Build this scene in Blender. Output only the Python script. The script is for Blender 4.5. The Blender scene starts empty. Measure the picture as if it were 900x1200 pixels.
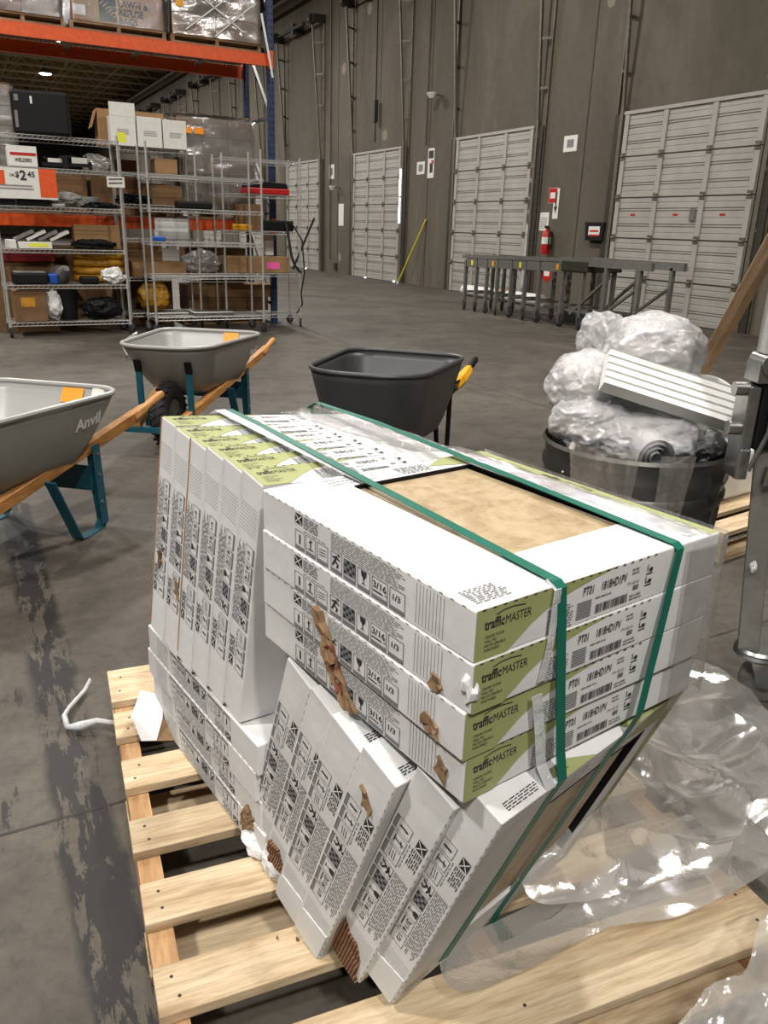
import bpy, bmesh, math, random
from mathutils import Vector, Matrix, noise
random.seed(7)
sc = bpy.context.scene
COL = sc.collection

# ------------------------------------------------------------------ camera
F_PX, CAM_H = 930.0, 1.25
YAW, PITCH, ROLL = math.radians(27.75), math.radians(19.6), math.radians(1.75)
_h = Vector((math.sin(YAW), math.cos(YAW), 0))
_f = _h * math.cos(PITCH) - Vector((0, 0, math.sin(PITCH)))
_r = _f.cross(Vector((0, 0, 1))).normalized()
_u = _r.cross(_f)
_r2 = _r * math.cos(ROLL) + _u * math.sin(ROLL)
_u2 = -_r * math.sin(ROLL) + _u * math.cos(ROLL)
cam_d = bpy.data.cameras.new('camera')
cam_d.sensor_fit = 'HORIZONTAL'
cam_d.sensor_width = 36
cam_d.lens = 36 * F_PX / 900
cam_d.clip_start = 0.02
cam_d.clip_end = 300
cam = bpy.data.objects.new('camera', cam_d)
COL.objects.link(cam)
cam.matrix_world = Matrix(((_r2.x, _u2.x, -_f.x, 0), (_r2.y, _u2.y, -_f.y, 0), (_r2.z, _u2.z, -_f.z, CAM_H), (0, 0, 0, 1)))
sc.camera = cam

# ------------------------------------------------------------------ world, lamps, exposure
world = bpy.data.worlds.new('world')
sc.world = world
world.use_nodes = True
world.node_tree.nodes['Background'].inputs[0].default_value = (1.0, 0.97, 0.92, 1)
world.node_tree.nodes['Background'].inputs[1].default_value = 0.055
LAMP_Z = 7.75
LAMP_POWER = 680.0
LAMP_SPOTS = [(-3.4, -3.6), (0.3, -3.9), (-4.0, 1.8), (4.8, 3.4), (-2.6, 8.0), (4.8, 13.0), (-2.4, 13.0), (4.8, 21.0), (4.8, 29.0), (4.82, 37.0), (4.92, 45.3), (4.7, 52.5), (0.3, 29.0), (0.3, 41.0)]
sc.view_settings.view_transform = 'Standard'
sc.view_settings.look = 'None'
sc.view_settings.gamma = 1.0
sc.view_settings.use_curve_mapping = False
sc.view_settings.exposure = -0.48
sc.cycles.transparent_max_bounces = 32
sc.cycles.max_bounces = 8
sc.cycles.caustics_reflective = False
sc.cycles.caustics_refractive = False


# ------------------------------------------------------------------ colour and material helpers
def lin(c):
    c = c / 255.0
    return c / 12.92 if c <= 0.04045 else ((c + 0.055) / 1.055) ** 2.4


def rgb(r, g, b):
    return (lin(r), lin(g), lin(b), 1.0)


class NT:
    """tiny node-tree helper"""
    def __init__(s, name):
        s.mat = bpy.data.materials.new(name)
        s.mat.use_nodes = True
        s.t = s.mat.node_tree
        s.b = s.t.nodes['Principled BSDF']
        s.out = s.t.nodes['Material Output']

    def n(s, typ, **kw):
        nd = s.t.nodes.new(typ)
        for k, v in kw.items():
            if k.startswith('i_'):
                key = k[2:]
                nd.inputs[int(key) if key.isdigit() else key.replace('_', ' ')].default_value = v
            else:
                setattr(nd, k, v)
        return nd

    def l(s, a, b):
        s.t.links.new(a, b)

    def coords(s, kind='Object', scale=(1, 1, 1)):
        tc = s.n('ShaderNodeTexCoord')
        mp = s.n('ShaderNodeMapping')
        mp.inputs['Scale'].default_value = scale
        s.l(tc.outputs[kind], mp.inputs['Vector'])
        return mp.outputs['Vector']

    def noise(s, vec, scale, detail=4, rough=0.55, dist=0.0):
        nd = s.n('ShaderNodeTexNoise')
        nd.inputs['Scale'].default_value = scale
        nd.inputs['Detail'].default_value = detail
        nd.inputs['Roughness'].default_value = rough
        nd.inputs['Distortion'].default_value = dist
        s.l(vec, nd.inputs['Vector'])
        return nd.outputs['Fac']

    def ramp(s, fac, stops):
        nd = s.n('ShaderNodeValToRGB')
        cr = nd.color_ramp
        while len(cr.elements) < len(stops):
            cr.elements.new(0.5)
        for e, (p, c) in zip(cr.elements, stops):
            e.position = p
            e.color = c if len(c) == 4 else (*c, 1)
        s.l(fac, nd.inputs['Fac'])
        return nd.outputs['Color']

    def mix(s, fac, a, b, mode='MIX'):
        nd = s.n('ShaderNodeMix', data_type='RGBA', blend_type=mode)
        for sock, val in ((nd.inputs[0], fac), (nd.inputs[6], a), (nd.inputs[7], b)):
            if hasattr(val, 'links'):
                s.l(val, sock)
            else:
                sock.default_value = val
        return nd.outputs[2]

    def math(s, op, a, b=0.0, clamp=False):
        nd = s.n('ShaderNodeMath', operation=op, use_clamp=clamp)
        for sock, val in ((nd.inputs[0], a), (nd.inputs[1], b)):
            if hasattr(val, 'links'):
                s.l(val, sock)
            else:
                sock.default_value = val
        return nd.outputs[0]

    def bump(s, fac, strength=0.3, dist=0.01):
        nd = s.n('ShaderNodeBump')
        nd.inputs['Strength'].default_value = strength
        nd.inputs['Distance'].default_value = dist
        s.l(fac, nd.inputs['Height'])
        s.l(nd.outputs['Normal'], s.b.inputs['Normal'])


def plain(name, col, rough=0.5, metal=0.0, var=0.06, scale=18.0, bump=0.0, spec=0.5, coords='Object'):
    """a painted / moulded surface: one colour with faint mottling and relief"""
    m = NT(name)
    v = m.coords(coords)
    nz = m.noise(v, scale, 5)
    lo = tuple(max(0, c * (1 - 2 * var)) for c in col[:3]) + (1,)
    hi = tuple(min(1, c * (1 + 2 * var)) for c in col[:3]) + (1,)
    m.l(m.ramp(nz, [(0.3, lo), (0.7, hi)]), m.b.inputs['Base Color'])
    m.b.inputs['Roughness'].default_value = rough
    m.b.inputs['Metallic'].default_value = metal
    m.b.inputs['Specular IOR Level'].default_value = spec
    if bump:
        m.bump(nz, bump, 0.004)
    return m.mat


def wood(name, c_lo, c_mid, c_hi, axis='X', rough=0.75):
    m = NT(name)
    sl = {'X': (1.1, 14, 14), 'Y': (14, 1.1, 14), 'Z': (14, 14, 1.1)}[axis]
    tc = m.n('ShaderNodeTexCoord')
    oi = m.n('ShaderNodeObjectInfo')
    off = m.n('ShaderNodeVectorMath', operation='SCALE')
    m.l(oi.outputs['Location'], off.inputs[0])
    off.inputs['Scale'].default_value = 7.3
    ad = m.n('ShaderNodeVectorMath', operation='ADD')
    m.l(tc.outputs['Object'], ad.inputs[0])
    m.l(off.outputs[0], ad.inputs[1])
    mp = m.n('ShaderNodeMapping')
    mp.inputs['Scale'].default_value = sl
    m.l(ad.outputs[0], mp.inputs['Vector'])
    v = mp.outputs['Vector']
    g = m.noise(v, 1.7, 6, 0.6, 0.8)
    fine = m.noise(v, 9.0, 4, 0.7, 0.2)
    base = m.ramp(g, [(0.28, c_lo), (0.5, c_mid), (0.72, c_hi)])
    f2 = m.ramp(fine, [(0.35, (0.6, 0.55, 0.48, 1)), (0.6, (1, 1, 1, 1))])
    c = m.mix(0.7, base, f2, 'MULTIPLY')
    # grime blotches
    blot = m.noise(ad.outputs[0], 5.0, 5)
    d = m.ramp(blot, [(0.54, (1, 1, 1, 1)), (0.72, (0.58, 0.54, 0.5, 1))])
    c = m.mix(0.7, c, d, 'MULTIPLY')
    tint = m.n('ShaderNodeHueSaturation')
    m.l(c, tint.inputs['Color'])
    val = m.math('ADD', m.math('MULTIPLY', oi.outputs['Random'], 0.25), 0.88)
    m.l(val, tint.inputs['Value'])
    m.l(tint.outputs[0], m.b.inputs['Base Color'])
    m.b.inputs['Roughness'].default_value = rough
    m.bump(fine, 0.25, 0.002)
    return m.mat


def film(name, body=0.12, gloss=0.25, tint=(0.9, 0.91, 0.92, 1), rough=0.12, crinkle=30.0, strength=0.6, dist=1.2):
    """thin clear plastic: mostly see-through, milky where it folds, shiny creases"""
    m = NT(name)
    v = m.coords('Object')
    nz = m.noise(v, crinkle, 6, 0.65, dist)
    big = m.noise(v, crinkle * 0.22, 3, 0.5, 0.6)
    bp = m.n('ShaderNodeBump')
    bp.inputs['Strength'].default_value = strength
    bp.inputs['Distance'].default_value = 0.01
    m.l(nz, bp.inputs['Height'])
    tr = m.n('ShaderNodeBsdfTransparent')
    df = m.n('ShaderNodeBsdfDiffuse')
    df.inputs['Color'].default_value = tint
    tl = m.n('ShaderNodeBsdfTranslucent')
    tl.inputs['Color'].default_value = tint
    gl = m.n('ShaderNodeBsdfGlossy')
    gl.inputs['Roughness'].default_value = rough
    gl.inputs['Color'].default_value = (1, 1, 1, 1)
    for b_ in (df, tl, gl):
        m.l(bp.outputs[0], b_.inputs['Normal'])
    milk = m.n('ShaderNodeMixShader')
    milk.inputs[0].default_value = 0.4
    m.l(df.outputs[0], milk.inputs[1])
    m.l(tl.outputs[0], milk.inputs[2])
    lw = m.n('ShaderNodeLayerWeight')
    lw.inputs['Blend'].default_value = 0.35
    m.l(bp.outputs[0], lw.inputs['Normal'])
    fb = m.math('MULTIPLY', m.math('ADD', m.math('MULTIPLY', big, 1.3), 0.35), body)
    fb = m.math('ADD', fb, m.math('MULTIPLY', lw.outputs['Facing'], body * 0.7), True)
    s1 = m.n('ShaderNodeMixShader')
    m.l(fb, s1.inputs[0])
    m.l(tr.outputs[0], s1.inputs[1])
    m.l(milk.outputs[0], s1.inputs[2])
    s2 = m.n('ShaderNodeMixShader')
    m.l(m.math('ADD', m.math('MULTIPLY', lw.outputs['Fresnel'], gloss), gloss * 0.18, True), s2.inputs[0])
    m.l(s1.outputs[0], s2.inputs[1])
    m.l(gl.outputs[0], s2.inputs[2])
    m.l(s2.outputs[0], m.out.inputs['Surface'])
    return m.mat


def glow(name, col, strength):
    m = NT(name)
    m.b.inputs['Base Color'].default_value = (*col[:3], 1)
    m.b.inputs['Emission Color'].default_value = (*col[:3], 1)
    m.b.inputs['Emission Strength'].default_value = strength
    return m.mat


# ------------------------------------------------------------------ object helpers
def tag(o, label=None, cat=None, group=None, kind=None):
    if label:
        o['label'] = label
    if cat:
        o['category'] = cat
    if group:
        o['group'] = group
    if kind:
        o['kind'] = kind
    return o


def thing(name, label, cat, loc=(0, 0, 0), rotz=0.0, group=None, mw=None, kind=None):
    o = bpy.data.objects.new(name, None)
    o.empty_display_size = 0.05
    COL.objects.link(o)
    if mw is not None:
        o.matrix_world = mw
    else:
        o.location = loc
        o.rotation_euler = (0, 0, rotz)
    return tag(o, label, cat, group, kind)


def copy_tree(o, parent=None):
    c = o.copy()
    COL.objects.link(c)
    c.parent = parent
    for ch in list(o.children):
        copy_tree(ch, c)
    return c


def share(me_obj, name, parent, loc=(0, 0, 0), rot=(0, 0, 0), scale=(1, 1, 1)):
    """another object with the same mesh data"""
    o = bpy.data.objects.new(name, me_obj.data if hasattr(me_obj, 'data') else me_obj)
    COL.objects.link(o)
    o.parent = parent
    o.location = loc
    o.rotation_euler = rot
    o.scale = scale
    return o


def V(*a):
    return Vector(a)


class MB:
    def __init__(s):
        s.v, s.f, s.mi = [], [], []
        s.M = Matrix.Identity(4)

    def add(s, verts, faces, m=0):
        k = len(s.v)
        s.v += [tuple(s.M @ Vector(p)) for p in verts]
        s.f += [tuple(i + k for i in f) for f in faces]
        s.mi += [m] * len(faces)
        return s

    def box(s, x0, y0, z0, x1, y1, z1, m=0):
        return s.add([(x0, y0, z0), (x1, y0, z0), (x1, y1, z0), (x0, y1, z0), (x0, y0, z1), (x1, y0, z1), (x1, y1, z1), (x0, y1, z1)],
                     [(3, 2, 1, 0), (4, 5, 6, 7), (0, 1, 5, 4), (1, 2, 6, 5), (2, 3, 7, 6), (3, 0, 4, 7)], m)

    def quad(s, a, b, c, d, m=0):
        return s.add([a, b, c, d], [(0, 1, 2, 3)], m)

    def poly(s, pts, m=0):
        return s.add(pts, [tuple(range(len(pts)))], m)

    def prism(s, pts, ext, m=0):
        """planar outline extruded along vector ext"""
        n = len(pts)
        e = Vector(ext)
        top = [tuple(Vector(p) + e) for p in pts]
        fs = [tuple(range(n - 1, -1, -1)), tuple(range(n, 2 * n))]
        fs += [(i, (i + 1) % n, n + (i + 1) % n, n + i) for i in range(n)]
        return s.add(list(pts) + top, fs, m)

    def bar(s, p0, p1, w, h, up=(0, 0, 1), m=0):
        """rectangular bar from p0 to p1"""
        p0, p1, up = Vector(p0), Vector(p1), Vector(up)
        d = (p1 - p0).normalized()
        if abs(d.dot(up.normalized())) > 0.99:
            up = Vector((0, 1, 0))
        sd = d.cross(up).normalized() * (w / 2)
        u2 = sd.cross(d).normalized() * (h / 2)
        vs = [p + a * sd + b * u2 for p in (p0, p1) for a, b in ((-1, -1), (1, -1), (1, 1), (-1, 1))]
        return s.add(vs, [(0, 1, 2, 3), (7, 6, 5, 4), (0, 4, 5, 1), (1, 5, 6, 2), (2, 6, 7, 3), (3, 7, 4, 0)], m)

    def tube(s, pts, r, n=8, closed=False, m=0, caps=True):
        pts = [Vector(p) for p in pts]
        N = len(pts)
        rs = r if isinstance(r, (list, tuple)) else [r] * N
        ring0 = len(s.v)
        prev = None
        vs, fs = [], []
        for i, p in enumerate(pts):
            if closed:
                d = (pts[(i + 1) % N] - pts[i - 1]).normalized()
            else:
                d = (pts[min(i + 1, N - 1)] - pts[max(i - 1, 0)]).normalized()
            if prev is None:
                a = d.cross(Vector((0, 0, 1)))
                if a.length < 1e-3:
                    a = d.cross(Vector((0, 1, 0)))
                a.normalize()
            else:
                a = (prev - d * prev.dot(d)).normalized()
            prev = a
            b = d.cross(a)
            for k in range(n):
                t = 2 * math.pi * k / n
                vs.append(p + (a * math.cos(t) + b * math.sin(t)) * rs[i])
        M = N if closed else N - 1
        for i in range(M):
            j = (i + 1) % N
            for k in range(n):
                k2 = (k + 1) % n
                fs.append((i * n + k, i * n + k2, j * n + k2, j * n + k))
        if caps and not closed:
            fs.append(tuple(range(n - 1, -1, -1)))
            fs.append(tuple((N - 1) * n + k for k in range(n)))
        return s.add(vs, fs, m)

    def cyl(s, p0, p1, r, n=16, m=0):
        return s.tube([p0, p1], r, n, m=m)

    def lathe(s, prof, n=32, c=(0, 0, 0), axis='Z', m=0, close=False):
        vs, fs = [], []
        N = len(prof)
        for k in range(n):
            t = 2 * math.pi * k / n
            for (r, z) in prof:
                p = (r * math.cos(t), r * math.sin(t), z)
                if axis == 'Y':
                    p = (p[0], p[2], p[1])
                elif axis == 'X':
                    p = (p[2], p[0], p[1])
                vs.append((p[0] + c[0], p[1] + c[1], p[2] + c[2]))
        for k in range(n):
            k2 = (k + 1) % n
            for i in range(N - 1 if not close else N):
                j = (i + 1) % N
                fs.append((k * N + i, k2 * N + i, k2 * N + j, k * N + j))
        return s.add(vs, fs, m)

    def ribbon(s, pts, wvec, th, m=0):
        """flat strap along pts, half width vector wvec (one or one per point), thickness th"""
        pts = [Vector(p) for p in pts]
        N = len(pts)
        ws = wvec if isinstance(wvec, list) else [Vector(wvec)] * N
        vs, fs = [], []
        for i, p in enumerate(pts):
            d = (pts[min(i + 1, N - 1)] - pts[max(i - 1, 0)]).normalized()
            nn = d.cross(ws[i]).normalized() * th
            vs += [p - ws[i], p + ws[i], p + ws[i] + nn, p - ws[i] + nn]
        for i in range(N - 1):
            for k in range(4):
                k2 = (k + 1) % 4
                fs.append((i * 4 + k, i * 4 + k2, i * 4 + 4 + k2, i * 4 + 4 + k))
        fs += [(3, 2, 1, 0), tuple((N - 1) * 4 + k for k in range(4))]
        return s.add(vs, fs, m)

    def grid(s, fn, nu, nv, m=0, keep=None):
        vs = [fn(i / nu, j / nv) for j in range(nv + 1) for i in range(nu + 1)]
        fs = []
        for j in range(nv):
            for i in range(nu):
                if keep is None or keep((i + 0.5) / nu, (j + 0.5) / nv):
                    a = j * (nu + 1) + i
                    fs.append((a, a + 1, a + nu + 2, a + nu + 1))
        return s.add(vs, fs, m)

    def text(s, body, O, U, W, size, bold=0.0, align='LEFT', sx=1.0, m=0):
        vs, fs, wd = glyphs(body, bold)
        O, U, W = Vector(O), Vector(U).normalized(), Vector(W).normalized()
        k = {'LEFT': 0, 'CENTER': -0.5, 'RIGHT': -1}[align] * wd
        return s.add([O + U * ((x + k) * size * sx) + W * (y * size) for x, y in vs], fs, m)

    def mesh(s, name, mats):
        me = bpy.data.meshes.new(name)
        me.from_pydata(s.v, [], s.f)
        for mt in (mats if isinstance(mats, (list, tuple)) else [mats]):
            me.materials.append(mt)
        if any(s.mi):
            me.polygons.foreach_set('material_index', s.mi)
        me.update()
        return me

    def build(s, name, mats, parent=None, smooth=False, bevel=0.0, solid=0.0, fixn=True):
        me = s.mesh(name, mats)
        if fixn:
            bm = bmesh.new()
            bm.from_mesh(me)
            bmesh.ops.recalc_face_normals(bm, faces=bm.faces)
            bm.to_mesh(me)
            bm.free()
        o = bpy.data.objects.new(name, me)
        COL.objects.link(o)
        if parent is not None:
            o.parent = parent
        if smooth:
            me.polygons.foreach_set('use_smooth', [True] * len(me.polygons))
            if smooth != 'all':
                try:
                    me.set_sharp_from_angle(angle=math.radians(40))
                except Exception:
                    pass
        if solid:
            md = o.modifiers.new('solid', 'SOLIDIFY')
            md.thickness = solid
        if bevel:
            md = o.modifiers.new('bevel', 'BEVEL')
            md.width = bevel
            md.segments = 2
            md.limit_method = 'ANGLE'
        return o


_gl = {}


def glyphs(body, bold=0.0):
    key = (body, bold)
    if key not in _gl:
        cu = bpy.data.curves.new('glyphs', 'FONT')
        cu.body = body
        cu.offset = bold
        cu.resolution_u = 2
        ob = bpy.data.objects.new('glyphs', cu)
        COL.objects.link(ob)
        dg = bpy.context.evaluated_depsgraph_get()
        oe = ob.evaluated_get(dg)
        me = oe.to_mesh()
        vs = [(v.co.x, v.co.y) for v in me.vertices]
        fs = [tuple(p.vertices) for p in me.polygons]
        oe.to_mesh_clear()
        bpy.data.objects.remove(ob)
        bpy.data.curves.remove(cu)
        wd = max((v[0] for v in vs), default=0)
        _gl[key] = (vs, fs, wd)
    return _gl[key]


def ridge(p, s=1.0, oct_=4):
    a, t, f = 0.0, 0.0, s
    w = 1.0
    for _ in range(oct_):
        a += w * (1 - abs(noise.noise(Vector(p) * f)) * 2)
        t += w
        w *= 0.5
        f *= 2.1
    return a / t


def crumple(name, mat, parent, c, rad, seed, amp=0.25, fq=3.0, sub=5, squash=(1, 1, 1), flat=None, oct_=5):
    """a wadded-up lump: sphere pushed in and out along sharp creases"""
    bm = bmesh.new()
    bmesh.ops.create_icosphere(bm, subdivisions=sub, radius=1.0)
    off = Vector((seed * 3.1, seed * 1.7, seed * 2.3))
    for v in bm.verts:
        n = v.co.normalized()
        k = 1 + amp * (ridge(n * 1.0 + off, fq * 0.33, oct_) - 0.45) * 1.6 + amp * 0.8 * noise.noise(n * 1.1 + off)
        p = Vector((n.x * rad * squash[0] * k, n.y * rad * squash[1] * k, n.z * rad * squash[2] * k))
        v.co = p + Vector(c)
        if flat is not None and v.co.z < flat:
            v.co.z = flat + (v.co.z - flat) * 0.1
    me = bpy.data.meshes.new(name)
    bm.to_mesh(me)
    bm.free()
    me.materials.append(mat)
    o = bpy.data.objects.new(name, me)
    COL.objects.link(o)
    if parent is not None:
        o.parent = parent
    return o


def carton_mat():
    """white-faced corrugated board: scuffs, faint dents and flute lines"""
    m = NT('white_carton')
    v = m.coords('Object')
    a = m.noise(v, 7, 5, 0.6)
    s = m.noise(m.coords('Object', (60, 9, 60)), 1.0, 6, 0.7)
    base = m.ramp(a, [(0.3, rgb(204, 204, 204)), (0.6, rgb(217, 217, 216))])
    sc_ = m.ramp(s, [(0.62, (1, 1, 1, 1)), (0.78, (0.8, 0.78, 0.75, 1))])
    m.l(m.mix(0.6, base, sc_, 'MULTIPLY'), m.b.inputs['Base Color'])
    m.b.inputs['Roughness'].default_value = 0.6
    big = m.noise(v, 16, 3, 0.5)
    m.bump(big, 0.3, 0.006)
    return m.mat


# ------------------------------------------------------------------ materials
M = {}
M['carton'] = carton_mat()
M['carton_in'] = plain('brown_corrugated', rgb(126, 100, 72), 0.9, var=0.15, scale=40, bump=0.4)
M['shard'] = plain('red_brown_tile', rgb(112, 62, 44), 0.8, var=0.15, scale=50, bump=0.3)
def corrugate_mat():
    m = NT('torn_corrugation')
    w = m.n('ShaderNodeTexWave', bands_direction='Z')
    w.inputs['Scale'].default_value = 60
    w.inputs['Distortion'].default_value = 1.5
    m.l(m.coords('Object'), w.inputs['Vector'])
    m.l(m.ramp(w.outputs['Fac'], [(0.2, rgb(74, 44, 30)), (0.8, rgb(138, 98, 70))]), m.b.inputs['Base Color'])
    m.b.inputs['Roughness'].default_value = 0.9
    m.bump(w.outputs['Fac'], 0.6, 0.003)
    return m.mat


M['corrugate'] = corrugate_mat()
M['ink'] = plain('black_ink', rgb(40, 40, 44), 0.7, var=0.02)
M['ink_grey'] = plain('grey_ink', rgb(120, 120, 122), 0.7, var=0.02)
M['green'] = plain('green_print', rgb(152, 158, 104), 0.6, var=0.03)
M['strap'] = plain('green_strap', rgb(4, 98, 80), 0.45, var=0.05, scale=60)
M['white_band'] = film('white_band', body=0.75, gloss=0.3, rough=0.25, crinkle=40)
M['film'] = film('stretch_film', body=0.075, gloss=0.5, rough=0.1, crinkle=34)
M['sheet'] = film('poly_sheet', body=0.36, gloss=0.4, tint=(0.88, 0.86, 0.82, 1), rough=0.1, crinkle=10, strength=0.25)
M['wad'] = film('film_wad', body=0.55, gloss=0.75, tint=(1, 1, 1, 1), rough=0.08, crinkle=20, strength=0.75, dist=2.2)
M['rackfilm'] = film('rack_film', body=0.22, gloss=0.75, rough=0.16, crinkle=7, strength=1.0)
M['pine'] = wood('pine_board', rgb(166, 138, 104), rgb(204, 182, 148), rgb(222, 204, 174), 'X')
M['pine_y'] = wood('pine_stringer', rgb(158, 118, 78), rgb(188, 148, 104), rgb(206, 172, 128), 'Y')
M['ash'] = wood('ash_handle', rgb(160, 108, 56), rgb(188, 134, 74), rgb(206, 156, 96), 'X', 0.5)
M['pale_pine'] = wood('pale_pine', rgb(196, 160, 124), rgb(222, 190, 156), rgb(236, 212, 184), 'X')
M['old_wood'] = wood('old_pallet_wood', rgb(110, 86, 58), rgb(140, 112, 78), rgb(160, 132, 96), 'X')
M['kraft'] = plain('kraft_cardboard', rgb(150, 116, 78), 0.85, var=0.05, scale=12, bump=0.1)
M['kraft_dark'] = plain('dark_kraft_cardboard', rgb(118, 88, 58), 0.85, var=0.06, scale=12, bump=0.1)
M['steel'] = plain('zinc_steel', rgb(150, 150, 148), 0.32, 0.9, var=0.08, scale=25)
M['chrome'] = plain('chrome_wire', rgb(206, 206, 202), 0.28, 0.55, var=0.03)
M['grey_steel'] = plain('grey_painted_steel', rgb(112, 112, 106), 0.5, 0.3, var=0.08)
M['dark_steel'] = plain('dark_steel', rgb(58, 56, 50), 0.55, 0.4, var=0.12)
M['track'] = plain('dull_galvanised_track', rgb(104, 98, 84), 0.5, 0.35, var=0.12)
M['black'] = plain('black_plastic', rgb(13, 13, 15), 0.55, var=0.05, spec=0.25)
M['rubber'] = plain('black_rubber', rgb(34, 33, 32), 0.8, var=0.1, bump=0.2)
M['white_plastic'] = plain('white_plastic', rgb(222, 222, 218), 0.45, var=0.02)
M['paper'] = plain('white_paper', rgb(216, 214, 206), 0.8, var=0.03)
M['teal'] = plain('teal_paint', rgb(22, 78, 92), 0.4, var=0.08, scale=30)
M['tray'] = plain('grey_tray_paint', rgb(160, 160, 157), 0.36, 0.0, var=0.03, scale=6)
M['poly'] = plain('dark_grey_poly', rgb(62, 63, 64), 0.42, 0.0, var=0.05, scale=10)
M['yellow'] = plain('yellow_paint', rgb(224, 160, 22), 0.45, var=0.05)
M['orange'] = plain('orange_rack_paint', rgb(214, 84, 28), 0.45, var=0.06)
M['sticker'] = plain('orange_sticker', rgb(250, 150, 20), 0.5, var=0.02)
M['navy'] = plain('navy_rack_paint', rgb(40, 56, 92), 0.5, var=0.1)
M['red'] = plain('red_paint', rgb(176, 28, 26), 0.4, var=0.05)
M['pink'] = plain('pink_label', rgb(246, 96, 170), 0.6, var=0.02)
M['lime'] = plain('yellow_label', rgb(222, 222, 60), 0.6, var=0.02)
M['hose'] = plain('yellow_hose', rgb(190, 136, 34), 0.5, var=0.12)
M['blue'] = plain('blue_plastic', rgb(30, 80, 170), 0.4)
M['greybag'] = plain('grey_bag', rgb(120, 118, 114), 0.6, var=0.15, scale=8, bump=0.5)
M['foam'] = plain('white_foam', rgb(238, 238, 234), 0.8, var=0.02, bump=0.1)
M['fillgoods'] = plain('mixed_goods', rgb(140, 126, 104), 0.8, var=0.35, scale=5)


def tile_mat():
    m = NT('beige_ceramic_tile')
    v = m.coords('Object')
    a = m.noise(v, 9, 8, 0.68, 1.5)
    b = m.noise(v, 42, 5, 0.7, 0.4)
    c = m.ramp(a, [(0.3, rgb(150, 128, 98)), (0.5, rgb(176, 155, 122)), (0.7, rgb(194, 177, 146))])
    d = m.ramp(b, [(0.36, (0.74, 0.66, 0.55, 1)), (0.52, (1, 1, 1, 1))])
    m.l(m.mix(0.7, c, d, 'MULTIPLY'), m.b.inputs['Base Color'])
    m.b.inputs['Roughness'].default_value = 0.45
    return m.mat


def floor_mat():
    m = NT('warehouse_concrete')
    v = m.coords('Object')
    big = m.noise(v, 0.9, 5, 0.6, 0.5)
    mid = m.noise(v, 5.5, 7, 0.65, 0.6)
    fine = m.noise(v, 60, 5, 0.7)
    c1 = m.ramp(big, [(0.3, rgb(64, 59, 52)), (0.7, rgb(92, 86, 76))])
    c2 = m.ramp(mid, [(0.3, (0.5, 0.48, 0.45, 1)), (0.5, (0.92, 0.91, 0.9, 1)), (0.72, (1.25, 1.22, 1.15, 1))])
    c = m.mix(0.85, c1, c2, 'MULTIPLY')
    c3 = m.ramp(fine, [(0.3, (0.8, 0.8, 0.8, 1)), (0.65, (1.08, 1.08, 1.08, 1))])
    grit = m.noise(v, 24, 6, 0.75, 0.5)
    c4 = m.ramp(grit, [(0.34, (0.62, 0.61, 0.6, 1)), (0.5, (1, 1, 1, 1)), (0.7, (1.15, 1.14, 1.12, 1))])
    c = m.mix(0.7, c, c4, 'MULTIPLY')
    c = m.mix(0.6, c, c3, 'MULTIPLY')
    # scuffed remains of a tape line running along the aisle, and rubber scuffs
    tc = m.n('ShaderNodeTexCoord')
    sx = m.n('ShaderNodeSeparateXYZ')
    m.l(tc.outputs['Object'], sx.inputs[0])
    X, Y = sx.outputs[0], sx.outputs[1]
    st = m.coords('Object', (26, 5, 1))
    chip = m.noise(st, 1.0, 8, 0.75, 0.3)
    patch = m.noise(m.coords('Object', (3.0, 2.2, 1)), 1.0, 4, 0.5)

    def band(coord, c0, hw, soft):
        d = m.math('ABSOLUTE', m.math('SUBTRACT', coord, c0))
        return m.math('SUBTRACT', 1.0, m.math('DIVIDE', m.math('SUBTRACT', d, hw), soft), True)
    wob = m.math('ADD', X, m.math('MULTIPLY', m.math('SUBTRACT', mid, 0.5), 0.06))
    b1 = band(wob, 0.095, 0.05, 0.02)
    k1 = m.math('GREATER_THAN', m.math('ADD', m.math('MULTIPLY', patch, 1.0), m.math('MULTIPLY', chip, 1.5)), 1.2)
    mask = m.math('MULTIPLY', b1, k1)
    b2 = band(wob, -0.05, 0.04, 0.03)
    k2 = m.math('GREATER_THAN', m.math('ADD', patch, m.math('MULTIPLY', chip, 0.8)), 1.02)
    mask = m.math('MAXIMUM', mask, m.math('MULTIPLY', b2, k2))
    c = m.mix(m.math('MULTIPLY', mask, 0.9), c, rgb(26, 26, 27))
    scuff = m.noise(m.coords('Object', (0.7, 2.6, 1)), 1.0, 6, 0.6, 0.8)
    sm = m.ramp(scuff, [(0.56, (1, 1, 1, 1)), (0.7, (0.62, 0.61, 0.6, 1))])
    c = m.mix(0.75, c, sm, 'MULTIPLY')
    m.l(c, m.b.inputs['Base Color'])
    rr = m.ramp(big, [(0.3, (0.55, 0.55, 0.55, 1)), (0.7, (0.72, 0.72, 0.72, 1))])
    m.l(rr, m.b.inputs['Roughness'])
    m.bump(fine, 0.12, 0.004)
    return m.mat


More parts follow.
